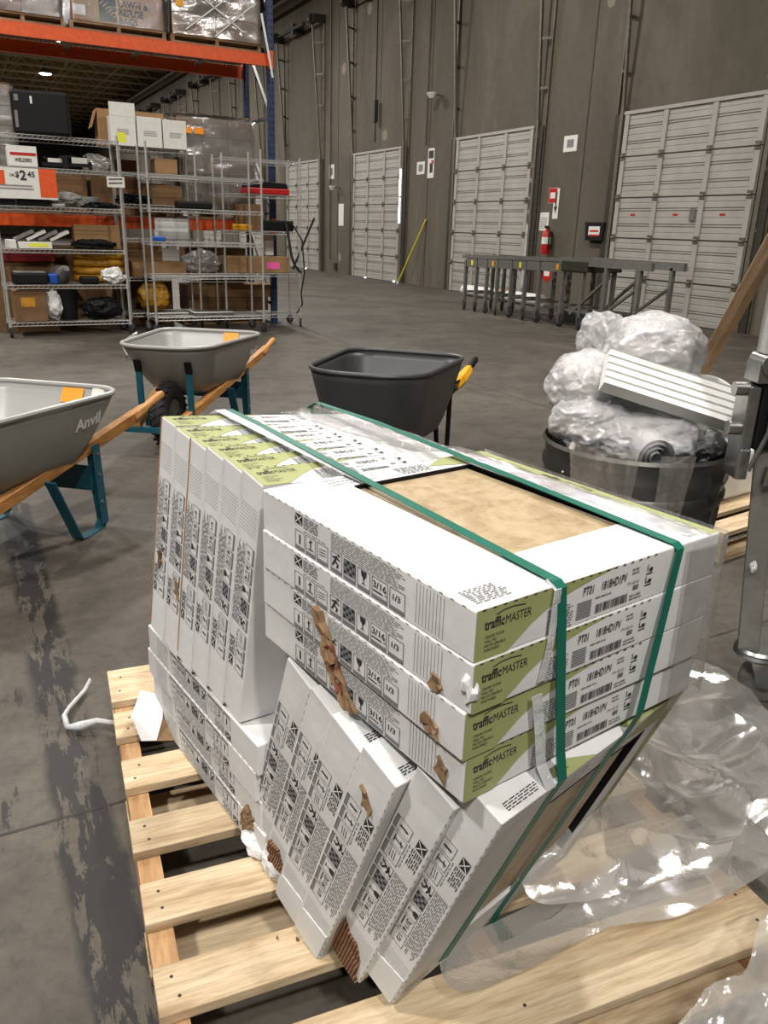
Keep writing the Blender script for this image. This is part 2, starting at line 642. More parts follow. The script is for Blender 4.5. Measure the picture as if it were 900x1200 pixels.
def wall_mat():
    m = NT('tilt_up_concrete')
    v = m.coords('Object')
    a = m.noise(m.coords('Object', (1, 0.9, 0.35)), 0.8, 6, 0.6, 0.8)
    b = m.noise(v, 6, 6, 0.7)
    c = m.ramp(a, [(0.3, rgb(76, 70, 58)), (0.55, rgb(92, 85, 72)), (0.75, rgb(110, 103, 88))])
    d = m.ramp(b, [(0.3, (0.84, 0.84, 0.84, 1)), (0.6, (1.03, 1.03, 1.03, 1))])
    # pale patched tie holes
    vor = m.n('ShaderNodeTexVoronoi', feature='F1')
    vor.inputs['Scale'].default_value = 0.62
    m.l(v, vor.inputs['Vector'])
    pm = m.math('MULTIPLY', m.math('LESS_THAN', vor.outputs['Distance'], 0.085), 0.35)
    c = m.mix(0.8, c, d, 'MULTIPLY')
    c = m.mix(pm, c, rgb(176, 168, 150))
    m.l(c, m.b.inputs['Base Color'])
    m.b.inputs['Roughness'].default_value = 0.85
    m.bump(b, 0.15, 0.01)
    return m.mat


M['tile'] = tile_mat()
M['floor'] = floor_mat()
M['wall'] = wall_mat()
M['doorwhite'] = plain('dock_door_paint', rgb(160, 157, 149), 0.55, var=0.05, scale=3)
M['joint'] = plain('joint_filler', rgb(52, 49, 45), 0.9, var=0.2)
M['deck'] = plain('roof_deck', rgb(176, 146, 104), 0.9, var=0.15, scale=2)
M['truss'] = plain('truss_steel', rgb(204, 196, 176), 0.6, 0.2, var=0.08)
M['grime'] = plain('grey_truss', rgb(92, 90, 84), 0.6, 0.2, var=0.1)
M['daylight'] = glow('daylight', (0.85, 0.93, 1.0), 6.0)
M['lamp'] = glow('lamp_lens', (1.0, 0.9, 0.72), 22.0)

# ------------------------------------------------------------------ floor, walls, ceiling
WX = 9.85
floor = MB().box(-14, -8, -0.15, WX + 0.3, 75, 0).build('floor', M['floor'])
tag(floor, 'worn grey concrete warehouse floor with dark scuffs', 'floor', kind='structure')
for (x0, y0, x1, y1) in ((-14, 1.577, WX, 1.585), (3.885, -8, 3.893, 70), (-14, 6.6, WX, 6.608), (-14, 12.4, WX, 12.408), (-14, 18.0, WX, 18.008), (-0.9, -8, -0.892, 70)):
    MB().box(x0, y0, -0.01, x1, y1, 0.0007).build('floor_joint', M['joint'], floor)

wall_right = MB().box(WX, -8, 0, WX + 0.3, 75, 8.6).build('wall_right', M['wall'])
tag(wall_right, 'tall grey concrete wall with a row of dock doors', 'wall', kind='structure')
for y in (11.72, 17.05, 22.1, 27.2, 32.3, 37.4):
    MB().box(WX - 0.004, y, 0, WX + 0.01, y + 0.025, 8.6).build('panel_joint', M['joint'], wall_right)
wall_back = MB().box(-14, 75, 0, WX + 0.3, 75.3, 8.6).build('wall_back', M['wall'])
tag(wall_back, 'far end wall of the warehouse', 'wall', kind='structure')

wall_left = MB().box(-14.3, 8, 0, -14, 75.3, 8.6).build('wall_left', M['wall'])
tag(wall_left, 'far side wall of the warehouse beyond the rack', 'wall', kind='structure')

ceiling = MB().box(-14, -8, 8.55, WX + 0.3, 75, 8.7).build('ceiling', M['deck'])
tag(ceiling, 'dark timber roof deck on open steel joists', 'ceiling', kind='structure')
tr = MB()
X0, X1 = -14, WX
tr.bar((X0, 0, 8.5), (X1, 0, 8.5), 0.12, 0.08)
tr.bar((X0, 0, 7.85), (X1, 0, 7.85), 0.1, 0.07)
k = X0
fl = 0
while k < X1 - 0.4:
    za, zb = (8.46, 7.88) if fl else (7.88, 8.46)
    tr.bar((k, 0, za), (k + 0.62, 0, zb), 0.045, 0.045)
    k += 0.62
    fl = 1 - fl
truss_me = tr.mesh('roof_joist', M['truss'])
for i in range(26):
    share(truss_me, 'roof_joist', ceiling, (0, 17.5 + i * 2.2, 0))
pur = MB().box(-14, 0, 8.4, WX, 0.07, 8.55).mesh('purlin', M['deck'])
for i in range(60):
    share(pur, 'purlin', ceiling, (0, 18.2 + i * 0.9, 0))
for x in (1.0, 3.2, 5.6, 7.8):
    MB().tube([(x, 14, 7.9), (x, 75, 7.9)], 0.03, 6).build('bridging_bar', M['truss'], ceiling)
pipe = thing('sprinkler_pipe', 'long steel sprinkler pipe hung below the roof along the dock wall', 'pipe', (0, 0, 0))
MB().tube([(9.35, 12, 7.35), (9.35, 74, 7.35)], 0.06, 10).build('pipe_run', M['grime'], pipe, True)
for y in range(20, 74, 5):
    MB().tube([(9.35, y, 7.35), (9.35, y, 8.5)], 0.012, 5).build('hanger', M['grime'], pipe)


# ------------------------------------------------------------------ dock doors
def section_mesh(w, h):
    b = MB()
    prof = [(0, 0.0)]
    z = 0.0
    for zc in (0.17, 0.205, 0.40, 0.435):
        prof += [(0.0, zc - 0.012), (0.014, zc - 0.007), (0.014, zc + 0.007), (0.0, zc + 0.012)]
    for zc in (0.085, 0.30, 0.52):
        prof += [(0.0, zc - 0.01), (0.006, zc - 0.005), (0.006, zc + 0.005), (0.0, zc + 0.01)]
    prof += [(0.0, h)]
    prof = sorted(set(prof), key=lambda t: t[1])
    vs, fs = [], []
    for (dx, zz) in prof:
        vs += [(dx, 0, zz), (dx, w, zz)]
    for i in range(len(prof) - 1):
        fs.append((2 * i, 2 * i + 1, 2 * i + 3, 2 * i + 2))
    b.add(vs, fs)
    b.box(0.014, 0, 0, 0.03, w, h)
    return b.mesh('door_section', M['doorwhite'])


DOOR_W, DOOR_H = 2.66, 3.07
SEC = section_mesh(DOOR_W, DOOR_H / 5 - 0.012)
stile_me = MB().box(-0.022, -0.045, 0.0, 0.004, 0.045, DOOR_H / 5 - 0.012).mesh('stile', M['doorwhite'])
hb = MB().box(-0.035, -0.045, -0.05, -0.02, 0.045, 0.05).cyl((-0.04, -0.035, 0), (-0.04, 0.035, 0), 0.014, 8)
hinge_me = hb.mesh('hinge', M['track'])
gap_me = MB().box(-0.006, 0, -0.012, 0.02, DOOR_W, 0.004).mesh('section_seal', M['dark_steel'])
DOORS = [(8.06, True), (13.10, True), (18.25, True), (23.32, True), (28.45, False), (33.6, False), (38.7, False), (43.8, False)]
for di, (y0, full) in enumerate(DOORS):
    d = thing('door_%d' % (di + 1), ['white sectional dock door nearest the camera, behind the conveyor end', 'white sectional dock door beside the fire extinguisher', 'white sectional dock door left of the yellow pole', 'white sectional dock door farthest back that shows beside the rack', 'dock door hidden far behind the pallet rack', 'dock door hidden far behind the pallet rack', 'dock door hidden far behind the pallet rack', 'dock door hidden far behind the pallet rack'][di], 'dock door', (WX - 0.07, y0, 0), kind='structure')
    for k in range(5):
        sct = share(SEC, 'door_section', d, (0.0, 0, 0.01 + k * DOOR_H / 5))
        for yy in (0.045, DOOR_W / 3 - 0.02, DOOR_W * 2 / 3 + 0.02, DOOR_W - 0.045):
            share(stile_me, 'stile', sct, (0, yy, 0))
            if k:
                share(hinge_me, 'hinge', sct, (0, yy, -0.006))
        if k:
            share(gap_me, 'section_seal', sct, (0, 0, -0.003))
    MB().box(-0.03, -0.02, 0, 0.0, DOOR_W + 0.02, 0.05).build('top_rail', M['doorwhite'], d).location = (0, 0, DOOR_H)
    MB().box(-0.02, 0, 0, 0.04, DOOR_W, 0.012).build('bottom_seal', M['black'], d)
    for sd, yy in ((-1, -0.09), (1, DOOR_W + 0.09)):
        t = MB()
        o = yy + sd * 0.17
        t.bar((0.02, yy, 0), (0.0, yy, 3.2), 0.07, 0.05, (1, 0, 0))
        t.bar((0.0, yy, 3.2), (-0.24, yy, 6.55), 0.05, 0.045, (1, 0, 0))
        t.bar((0.055, o, 0.0), (0.055, o, 6.6), 0.03, 0.05, (1, 0, 0))
        z = 0.6
        while z < 6.5:
            xx = 0.0 if z < 3.2 else -0.24 * (z - 3.2) / 3.35
            t.bar((xx, yy, z), (0.05, o, z), 0.03, 0.045)
            z += 0.78
        t.build('track', M['track'], d)
        MB().box(0.0, min(yy, o) + 0.01, 0, 0.066, max(yy, o) - 0.01, 3.1).build('jamb', M['dark_steel'], d)
    s = MB()
    s.cyl((-0.26, -0.25, 6.62), (-0.26, DOOR_W + 0.25, 6.62), 0.022, 8)
    for yy in (-0.12, DOOR_W + 0.12):
        s.cyl((-0.26, yy - 0.07, 6.62), (-0.26, yy + 0.07, 6.62), 0.13, 14)
    s.cyl((-0.26, 0.5, 6.62), (-0.26, DOOR_W - 0.5, 6.62), 0.055, 10)
    s.box(-0.3, DOOR_W / 2 - 0.06, 6.5, 0.07, DOOR_W / 2 + 0.06, 6.75)
    s.box(-0.3, -0.3, 6.52, 0.07, -0.24, 6.72)
    s.box(-0.3, DOOR_W + 0.24, 6.52, 0.07, DOOR_W + 0.3, 6.72)
    s.build('spring_shaft', M['dark_steel'], d)
    if di == 0:
        for yy in (0.42, 1.3, 2.2):
            MB().box(-0.003, yy, 1.57, 0, yy + 0.1, 1.6).build('red_tag', M['red'], d)
        MB().box(-0.03, 0.95, 1.5, -0.022, 1.05, 1.68).build('lock_plate', M['grey_steel'], d)
    if di == 1:
        for za, zb in ((0.25, 1.42), (1.62, 1.66), (1.86, 1.9), (2.18, 2.23), (2.44, 2.49)):
            MB().box(0.03, -0.035, za, 0.05, -0.006, zb).build('daylight_gap', M['daylight'], d)
    if di == 2:
        for za, zb in ((1.4, 1.98), (2.02, 2.62)):
            MB().box(-0.04, -0.05, za, -0.02, -0.01, zb).build('daylight_gap', M['daylight'], d)
        for yy in (0.1, 1.75):
            MB().box(-0.03, yy, 0.0, -0.01, yy + 0.09, 0.03).build('daylight_gap', M['daylight'], d)
        MB().bar((-0.05, 1.35, 3.3), (-0.05, 1.35, 8.0), 0.03, 0.03, (1, 0, 0)).bar((-0.06, 1.35, 3.75), (-0.06, 1.35, 4.25), 0.14, 0.1, (1, 0, 0)).build('cord_box', M['dark_steel'], d)
    if di == 3:
        MB().box(-0.03, 1.0, 0.0, -0.01, 1.1, 0.03).build('daylight_gap', M['daylight'], d)
        MB().bar((-0.2, -0.12, 1.5), (-0.5, 0.9, 0.0), 0.05, 0.04).build('brace_bar', M['dark_steel'], d)


# ------------------------------------------------------------------ ceiling lamps (each holds its own light)
def high_bay(x, y, i):
    far = ['', 'high bay lamp on the roof, nearest of the row of lit lamps at upper left', 'high bay lamp on the roof, second of the row of lit lamps at upper left', 'high bay lamp on the roof, farthest of the row of lit lamps at upper left']
    lb = far[i - 8] if i in (9, 10, 11) else 'round high bay warehouse lamp hanging from the roof joists'
    t = thing('high_bay_lamp', lb, 'lamp', (x, y, LAMP_Z), group='high bay lamps under the roof')
    MB().lathe([(0.06, 0.42), (0.1, 0.4), (0.12, 0.2), (0.26, 0.1), (0.3, 0.0), (0.28, 0.0), (0.24, 0.09), (0.05, 0.15)], 20).build('housing', M['grey_steel'], t, True)
    MB().lathe([(0.001, -0.06), (0.14, -0.05), (0.29, 0.0), (0.24, 0.03), (0.001, 0.05)], 20).build('lens', M['lamp'], t, True)
    MB().cyl((0, 0, 0.4), (0, 0, 0.8), 0.012, 6).build('hanger', M['grey_steel'], t)
    ld = bpy.data.lights.new('lamp_light', 'AREA')
    ld.shape = 'DISK'
    ld.size = 0.55
    ld.energy = LAMP_POWER
    ld.color = (1.0, 0.965, 0.92)
    lo = bpy.data.objects.new('lamp_light', ld)
    COL.objects.link(lo)
    lo.parent = t
    lo.location = (0, 0, -0.09)


for i, (x, y) in enumerate(LAMP_SPOTS):
    high_bay(x, y, i)

# ------------------------------------------------------------------ tile cartons on the pallet
LX, LY, T = 0.45, 0.47, 0.0635
HX0, HX1, HY0, HY1 = 0.13, 0.372, 0.095, 0.415       # window in the lid
EPS = 0.0007


def carton_body():
    b = MB()
    o = [(0, 0), (LX, 0), (LX, LY), (0, LY)]
    hl = [(HX0, HY0), (HX1, HY0), (HX1, HY1), (HX0, HY1)]
    vs = [(x, y, 0) for x, y in o] + [(x, y, T) for x, y in o] + [(x, y, T) for x, y in hl] + [(x, y, T - 0.012) for x, y in hl]
    fs = [(3, 2, 1, 0), (0, 1, 5, 4), (1, 2, 6, 5), (2, 3, 7, 6), (3, 0, 4, 7)]
    for k in range(4):
        k2 = (k + 1) % 4
        fs.append((4 + k, 4 + k2, 8 + k2, 8 + k))
        fs.append((8 + k, 8 + k2, 12 + k2, 12 + k))
    fs.append((12, 13, 14, 15))
    b.add(vs, fs)
    return b


def dash_lines(b, O, U, W, x0, x1, y0, n, lh, seed, m=0):
    """rows of tiny print: n text lines, each a run of words"""
    rnd = random.Random(seed)
    O, U, W = Vector(O), Vector(U), Vector(W)
    for k in range(n):
        x = x0
        y = y0 + k * lh
        end = x1 - rnd.random() * (x1 - x0) * 0.15
        while x < end:
            w = rnd.uniform(0.004, 0.012)
            w = min(w, end - x)
            p = O + U * x + W * y
            b.quad(p, p + U * w, p + U * w + W * lh * 0.45, p + W * lh * 0.45, m)
            x += w + 0.0022


def rectf(b, O, U, W, x0, y0, x1, y1, m=0):
    O, U, W = Vector(O), Vector(U), Vector(W)
    b.quad(O + U * x0 + W * y0, O + U * x1 + W * y0, O + U * x1 + W * y1, O + U * x0 + W * y1, m)


def frame(b, O, U, W, x0, y0, x1, y1, t=0.0008, m=0):
    rectf(b, O, U, W, x0, y0, x1, y0 + t, m)
    rectf(b, O, U, W, x0, y1 - t, x1, y1, m)
    rectf(b, O, U, W, x0, y0, x0 + t, y1, m)
    rectf(b, O, U, W, x1 - t, y0, x1, y1, m)


def line(b, O, U, W, x0, y0, x1, y1, t=0.0012, m=0):
    O, U, W = Vector(O), Vector(U), Vector(W)
    d = Vector((x1 - x0, y1 - y0)).normalized() * t / 2
    nx, ny = -d.y, d.x
    pts = [(x0 + nx, y0 + ny), (x0 - nx, y0 - ny), (x1 - nx, y1 - ny), (x1 + nx, y1 + ny)]
    b.poly([O + U * p[0] + W * p[1] for p in pts], m)


ICON_M = Matrix.Translation((0, LY - 0.097, 0)) @ Matrix.Diagonal((1, 1.27, 1, 1)) @ Matrix.Translation((0, -(LY - 0.098), 0))


def icon_print():
    """handling marks on the -x side; s runs from the far (+y) end"""
    b = MB()
    b.M = ICON_M
    O, U, W = V(-EPS, LY, 0), V(0, -1, 0), V(0, 0, 1)
    # crossed square and small print beside it
    rectf(b, O, U, W, 0.098, 0.043, 0.114, 0.058)
    dash_lines(b, O, U, W, 0.117, 0.148, 0.041, 6, 0.003, 3)
    # boxed icons along the bottom edge
    xs = [0.098, 0.121, 0.144, 0.172, 0.196, 0.221, 0.246, 0.275]
    ws = [0.020, 0.020, 0.022, 0.021, 0.022, 0.022, 0.026, 0.024]
    for x, w in zip(xs, ws):
        frame(b, O, U, W, x, 0.004, x + w, 0.033)
        rectf(b, O, U, W, x, 0.0045, x + w, 0.0095, 1)
    b.text('1', O + U * 0.1035 + W * 0.014, U, W, 0.019, 0.03)
    # column, plane, runner, checker, glass, sizes
    line(b, O, U, W, 0.131, 0.013, 0.131, 0.03, 0.002)
    line(b, O, U, W, 0.125, 0.014, 0.137, 0.014, 0.0015)
    line(b, O, U, W, 0.127, 0.024, 0.135, 0.028, 0.0015)
    for k in range(3):
        line(b, O, U, W, 0.148, 0.016 + k * 0.004, 0.162, 0.018 + k * 0.004, 0.0009)
    for (a, c, d, e) in ((0.184, 0.029, 0.179, 0.021), (0.179, 0.021, 0.186, 0.017), (0.186, 0.017, 0.183, 0.012), (0.179, 0.021, 0.175, 0.013), (0.182, 0.027, 0.189, 0.024), (0.182, 0.027, 0.175, 0.025), (0.1845, 0.0325, 0.1875, 0.0295)):
        line(b, O, U, W, a, c, d, e, 0.0028)
    for i in range(4):
        for j in range(4):
            rectf(b, O, U, W, 0.197 + i * 0.005, 0.012 + j * 0.005, 0.2018 + i * 0.005, 0.0168 + j * 0.005, (i + j) % 2)
    b.poly([O + U * x + W * y for x, y in ((0.227, 0.031), (0.237, 0.031), (0.236, 0.024), (0.233, 0.021), (0.2325, 0.015), (0.236, 0.013), (0.228, 0.013), (0.2315, 0.015), (0.231, 0.021), (0.228, 0.024))])
    b.text('3/16', O + U * 0.2475 + W * 0.019, U, W, 0.0125, 0.02)
    b.text('in', O + U * 0.267 + W * 0.014, U, W, 0.006, 0.0)
    line(b, O, U, W, 0.248, 0.0145, 0.264, 0.0145, 0.002)
    b.text('1/3', O + U * 0.278 + W * 0.018, U, W, 0.011, 0.02)
    # paragraph above the icons
    dash_lines(b, O, U, W, 0.172, 0.30, 0.0355, 9, 0.0027, 5, 1)
    dash_lines(b, O, U, W, 0.117, 0.165, 0.0355, 1, 0.003, 9, 1)
    # perforation along the lid edge
    b.M = Matrix.Identity(4)
    x = 0.012
    while x < LY - 0.02:
        rectf(b, O, U, W, x, T - 0.0017, x + 0.006, T - 0.0004, 1)
        x += 0.019
    # faint flute lines
    for k in range(9):
        rectf(b, O, U, W, 0.372 + k * 0.006, 0.006, 0.3728 + k * 0.006, 0.058, 1)
    return b


def icon_cross():
    b = MB()
    b.M = ICON_M
    O, U, W = V(-EPS * 1.6, LY, 0), V(0, -1, 0), V(0, 0, 1)
    line(b, O, U, W, 0.099, 0.044, 0.113, 0.057, 0.0014)
    line(b, O, U, W, 0.113, 0.044, 0.099, 0.057, 0.0014)
    return b


def swoosh(O, U, W):
    pts = [(0.0015, 0.0), (0.05, 0.0), (0.068, 0.012), (0.088, 0.026), (0.115, 0.039), (0.15, 0.049), (0.19, 0.057), (0.237, T - 0.0005), (0.0015, T - 0.0005)]
    O, U, W = Vector(O), Vector(U), Vector(W)
    b = MB()
    # fan so that the concave outline stays clean
    n = len(pts)
    P = [O + U * x + W * y for x, y in pts]
    c = O + U * 0.0015 + W * (T - 0.0005)
    for i in range(0, n - 2):
        b.add([c, P[i], P[i + 1]], [(0, 1, 2)])
    return b


def label_print():
    b = MB()
    b.M = Matrix.Diagonal((0.74, 1, 1, 1))
    O, U, W = V(0, -EPS * 1.7, 0), V(1, 0, 0), V(0, 0, 1)
    b.text('traffic', O + U * 0.018 + W * 0.0375, U, W, 0.0175, 0.025)
    b.text('MASTER', O + U * (0.0195 + glyphs('traffic', 0.025)[2] * 0.0175) + W * 0.0375, U, W, 0.0155, 0.0, sx=0.98)
    for (x0, y0, x1, y1) in ((0.04, 0.0525, 0.055, 0.0555), (0.055, 0.0555, 0.075, 0.0562), (0.075, 0.0562, 0.1, 0.054)):
        line(b, O, U, W, x0, y0, x1, y1, 0.0014)
    for k, tx in enumerate(('CERAMIC FLOOR/', 'WALL TILE', 'PISO DE CERAMICA', 'MURO/PARED')):
        b.text(tx, O + U * 0.02 + W * (0.0265 - 0.0055 * k), U, W, 0.005)
    b.text('PT01', O + U * 0.232 + W * 0.0375, U, W, 0.0165, 0.01, sx=0.8)
    b.text('1818HD1PV', O + U * 0.276 + W * 0.0375, U, W, 0.0165, 0.01, sx=0.78)
    b.text('PT01-HD1-02', O + U * 0.345 + W * 0.031, U, W, 0.0055)
    rnd = random.Random(11)
    x = 0.268
    while x < 0.348:
        w = rnd.uniform(0.0006, 0.0026)
        rectf(b, O, U, W, x, 0.008, x + w, 0.020)
        x += w + rnd.uniform(0.0008, 0.002)
    for k in range(7):
        rectf(b, O, U, W, 0.221, 0.008 + k * 0.0034, 0.256, 0.0098 + k * 0.0034, 1)
    dash_lines(b, O, U, W, 0.152, 0.212, 0.004, 9, 0.0036, 21, 1)
    dash_lines(b, O, U, W, 0.265, 0.31, 0.0285, 1, 0.004, 23, 1)
    dash_lines(b, O, U, W, 0.355, 0.378, 0.045, 2, 0.005, 24, 1)
    b.text('8500', O + U * 0.362 + W * 0.022, U, W, 0.009, 0.03, sx=0.8)
    dash_lines(b, O, U, W, 0.355, 0.39, 0.009, 2, 0.0045, 25, 1)
    for k, s in enumerate(('1', 'L')):
        y = 0.041 - k * 0.016
        b.text(s, O + U * 0.394 + W * (y + 0.001), U, W, 0.013, 0.02)
        rectf(b, O, U, W, 0.402, y, 0.411, y + 0.005)
        rectf(b, O, U, W, 0.394, y - 0.0035, 0.412, y - 0.002)
    x = 0.012
    while x < LX - 0.02:
        rectf(b, O, U, W, x, T - 0.0022, x + 0.007, T - 0.0004)
        x += 0.021
    return b


def lid_green():
    """green sweep printed on the lid along the +x side, with a tongue by the window"""
    b = MB()
    z = T + EPS
    pts = [(0.425, 0.002), (0.449, 0.002), (0.449, 0.468), (0.42, 0.468)]
    b.poly([(x, y, z) for x, y in pts])
    b.poly([(x, y, z) for x, y in ((0.30, 0.44), (0.35, 0.425), (0.41, 0.42), (0.402, 0.468), (0.345, 0.468))])
    return b


LZ = T + EPS * 1.6


def lid_heading():
    b = MB()
    for k, tx in enumerate(('CERAMIC WALL & FLOOR TILE', 'CERAMICA PARA PARED Y PISO', 'CARREAUX DE CERAMIQUE')):
        b.text(tx, (0.095, 0.452 - k * 0.012, LZ), V(1, 0, 0), V(0, 1, 0), 0.008, sx=0.9)
    dash_lines(b, V(0, 0, LZ), V(1, 0, 0), V(0, 1, 0), 0.235, 0.30, 0.423, 6, 0.006, 31, 1)
    return b


def lid_corner():
    b = MB()
    dash_lines(b, V(0, 0, LZ), V(1, 0, 0), V(0, 1, 0), 0.012, 0.07, 0.012, 8, 0.0042, 33, 1)
    return b


def lid_logo():
    b = MB()
    b.text('traffic', (0.431, 0.31, LZ), V(0, -1, 0), V(1, 0, 0), 0.017, 0.025)
    b.text('MASTER', (0.431, 0.262, LZ), V(0, -1, 0), V(1, 0, 0), 0.0155)
    return b


def end_print():
    b = MB()
    O, U, W = V(LX, LY + EPS, 0), V(-1, 0, 0), V(0, 0, 1)
    O2, U2 = V(0, LY + EPS, T), V(1, 0, 0)
    dash_lines(b, O2, U2, V(0, 0, -1), 0.02, 0.085, 0.008, 4, 0.0032, 41)
    dash_lines(b, O2, U2, V(0, 0, -1), 0.10, 0.15, 0.008, 4, 0.0032, 42)
    return b


def end_green():
    b = MB()
    y = LY + EPS
    b.poly([(0.20, y, 0.0), (0.29, y, T), (LX, y, T), (LX, y, 0)])
    b.poly([(0.105, y, T - 0.02), (0.12, y, T), (0.20, y, T), (0.15, y, T - 0.02)])
    return b


carton0 = thing('tile_carton', 'x', 'tile carton')
bd = carton_body().build('carton_body', M['carton'], carton0, bevel=0.0022)
wf = MB()
wf.box(HX0 + 0.002, HY0 + 0.002, T - 0.011, HX1 - 0.024, HY1 - 0.002, T - 0.006)
wf.build('tile', M['tile'], carton0)
w2 = MB()
for (x0, y0, x1, y1) in ((HX0, HY1 - 0.002, HX1, HY1), (HX1 - 0.002, HY0, HX1, HY1)):
    w2.box(x0, y0, T - 0.011, x1, y1, T + 0.0008)
w2.box(HX1 - 0.024, HY0 + 0.002, T - 0.0118, HX1 - 0.002, HY1 - 0.002, T - 0.0105)
w2.build('window_edge', M['black'], carton0)
swoosh((0, -EPS, 0), (1, 0, 0), (0, 0, 1)).build('green_panel', M['green'], carton0, fixn=False)
label_print().build('label_print', [M['ink'], M['ink_grey']], carton0, fixn=False)
icon_print().build('handling_marks', [M['ink'], M['ink_grey']], carton0, fixn=False)
icon_cross().build('cross_mark', M['paper'], carton0, fixn=False)
lid_green().build('lid_panel', M['green'], carton0, fixn=False)
lid_heading().build('lid_heading', [M['ink'], M['ink_grey']], carton0, fixn=False)
lid_corner().build('lid_corner_print', [M['ink'], M['ink_grey']], carton0, fixn=False)
lid_logo().build('lid_logo', [M['ink'], M['ink_grey']], carton0, fixn=False)
end_print().build('end_print', M['ink'], carton0, fixn=False)
end_green().build('end_panel', M['green'], carton0, fixn=False)

LB = Vector((0.443, 0.625, 0))
LYAW = 0.148
ML = Matrix.Translation(LB) @ Matrix.Rotation(LYAW, 4, 'Z')
first_carton = [True]


def place_carton(local, label, group, tscale=1.0, name='tile_carton'):
    c = carton0 if first_carton[0] else copy_tree(carton0)
    first_carton[0] = False
    c.matrix_world = ML @ local @ Matrix.Diagonal((1, 1, tscale, 1))
    c['label'] = label
    c['group'] = group
    return c


def basis(o, x, y, z):
    x, y, z = Vector(x), Vector(y), Vector(z)
    return Matrix(((x.x, y.x, z.x, o[0]), (x.y, y.y, z.y, o[1]), (x.z, y.z, z.z, o[2]), (0, 0, 0, 1)))


def small(a):
    return Matrix.Rotation(math.radians(a), 4, 'Z')


ORD = ['bottom', 'second from bottom', 'third from bottom', 'top']
STK_Z = 0.6165
stack = []
for k in range(4):
    dx, dy, rz = [(0.004, 0.004, 0.4), (-0.004, 0.002, -0.3), (-0.001, -0.003, 0.3), (0, 0, 0)][k]
    lb = ['white tile carton, lowest of the four lying flat in the strapped stack', 'white tile carton lying flat, second from bottom of the four-high strapped stack', 'white tile carton lying flat, directly under the one with the tile window', 'white tile carton with a window showing beige tile, topmost of the flat stack'][k]
    stack.append(place_carton(Matrix.Translation((dx, dy, STK_Z + k * T)) @ small(rz) @ Matrix.Diagonal((1, 1.035, 1, 1)), lb, 'flat cartons in the four-high strapped stack'))

for ch in stack[3].children:
    if ch.name.startswith('tile'):
        ch.scale.x = 1.075
        ch.location.x = -(HX0 + 0.002) * 0.075
# six standing cartons on the far half of the load, leaning a little towards the stack
UP = []
ordn = ['farthest from the camera', 'second from the far end', 'third from the far end', 'fourth from the far end', 'fifth from the far end, next to the last', 'last one, right against the flat stack']
for k in range(6):
    th = math.radians([4.5, 5.2, 6, 6.8, 7.6, 8.2][k])
    ph = math.radians([5.5, 5, 4.5, 4, 3.5, 3][k])
    y = Vector((-math.sin(ph) * 0.95, math.sin(th), -math.cos(th))).normalized()
    x = Vector((math.cos(ph), 0, -math.sin(ph)))
    x = (x - y * x.dot(y)).normalized()
    z = x.cross(y)
    o = (0.018 - 0.001 * k, 0.512 + 0.0735 * (5 - k), [0.884, 0.876, 0.872, 0.872, 0.869, 0.866][k])
    UP.append(place_carton(basis(o, x, y, z), 'tile carton standing on edge, label up, ' + ordn[k], 'standing cartons on the far half of the load', 1.08))

# four flat cartons, printed side down, under the standing ones
LOW = []
LOW_M = []
for k in range(4):
    dx, dy, rz = [(-0.004, -0.02, -0.3), (-0.006, -0.006, 0.1), (-0.012, 0.0, 0.0), (-0.011, -0.012, 0.0)][k]
    R_ = Matrix.Rotation(math.pi, 4, 'X')
    lb = ['battered tile carton lying upside down directly on the pallet boards', 'tile carton lying upside down, second from bottom of the pile below the standing ones', 'tile carton lying upside down, third from bottom of the pile below the standing ones', 'tile carton lying upside down, directly beneath the standing ones'][k]
    LOW_M.append(ML @ Matrix.Translation((dx, 1.055 + dy, 0.142 + (k + 1) * T)) @ small(rz) @ R_ @ Matrix.Diagonal((1, 1.14, 1, 1)))
    LOW.append(place_carton(Matrix.Translation((dx, 1.055 + dy, 0.142 + (k + 1) * T)) @ small(rz) @ R_ @ Matrix.Diagonal((1, 1.14, 1, 1)), lb, 'upside-down cartons under the standing ones'))

# six cartons on edge sliding out under the flat stack
LEAN = []
names = ['farthest back, tight beside the upside-down pile', 'second from the back', 'third from the back', 'fourth from the back', 'fifth from the back', 'front one, showing its lid and tile window']
for k in range(6):
    th = math.radians([19, 20, 20, 20.5, 21, 20.5][k])
    s, c = math.sin(th), math.cos(th)
    yv = Vector((0.0, -s, c))
    zv = Vector((0, -c, -s))
    top = Vector(([-0.004, -0.012, -0.03, -0.036, -0.012, 0.004][k], 0.418 - 0.0815 * k + (0.012 if k == 5 else 0), [0.612, 0.602, 0.606, 0.604, 0.612, 0.622][k]))
    o = top - yv * LY
    yw = Matrix.Rotation(math.radians([2, 3, 4.2, 5.4, 6.6, 7.8][k]), 3, 'Z')
    LEAN.append(place_carton(basis(o, yw @ Vector((1, 0, 0)), yw @ yv, yw @ zv), 'tile carton tipped on edge under the stack, ' + names[k], 'tipped cartons under the flat stack', 1.0 if k == 5 else 1.14))


def patch(parent, name, mat, pts, nrm, depth=0.004):
    """a torn, ragged piece of board standing a little proud of the carton"""
    b = MB()
    b.prism(pts, Vector(nrm) * depth)
    return b.build(name, mat, parent)


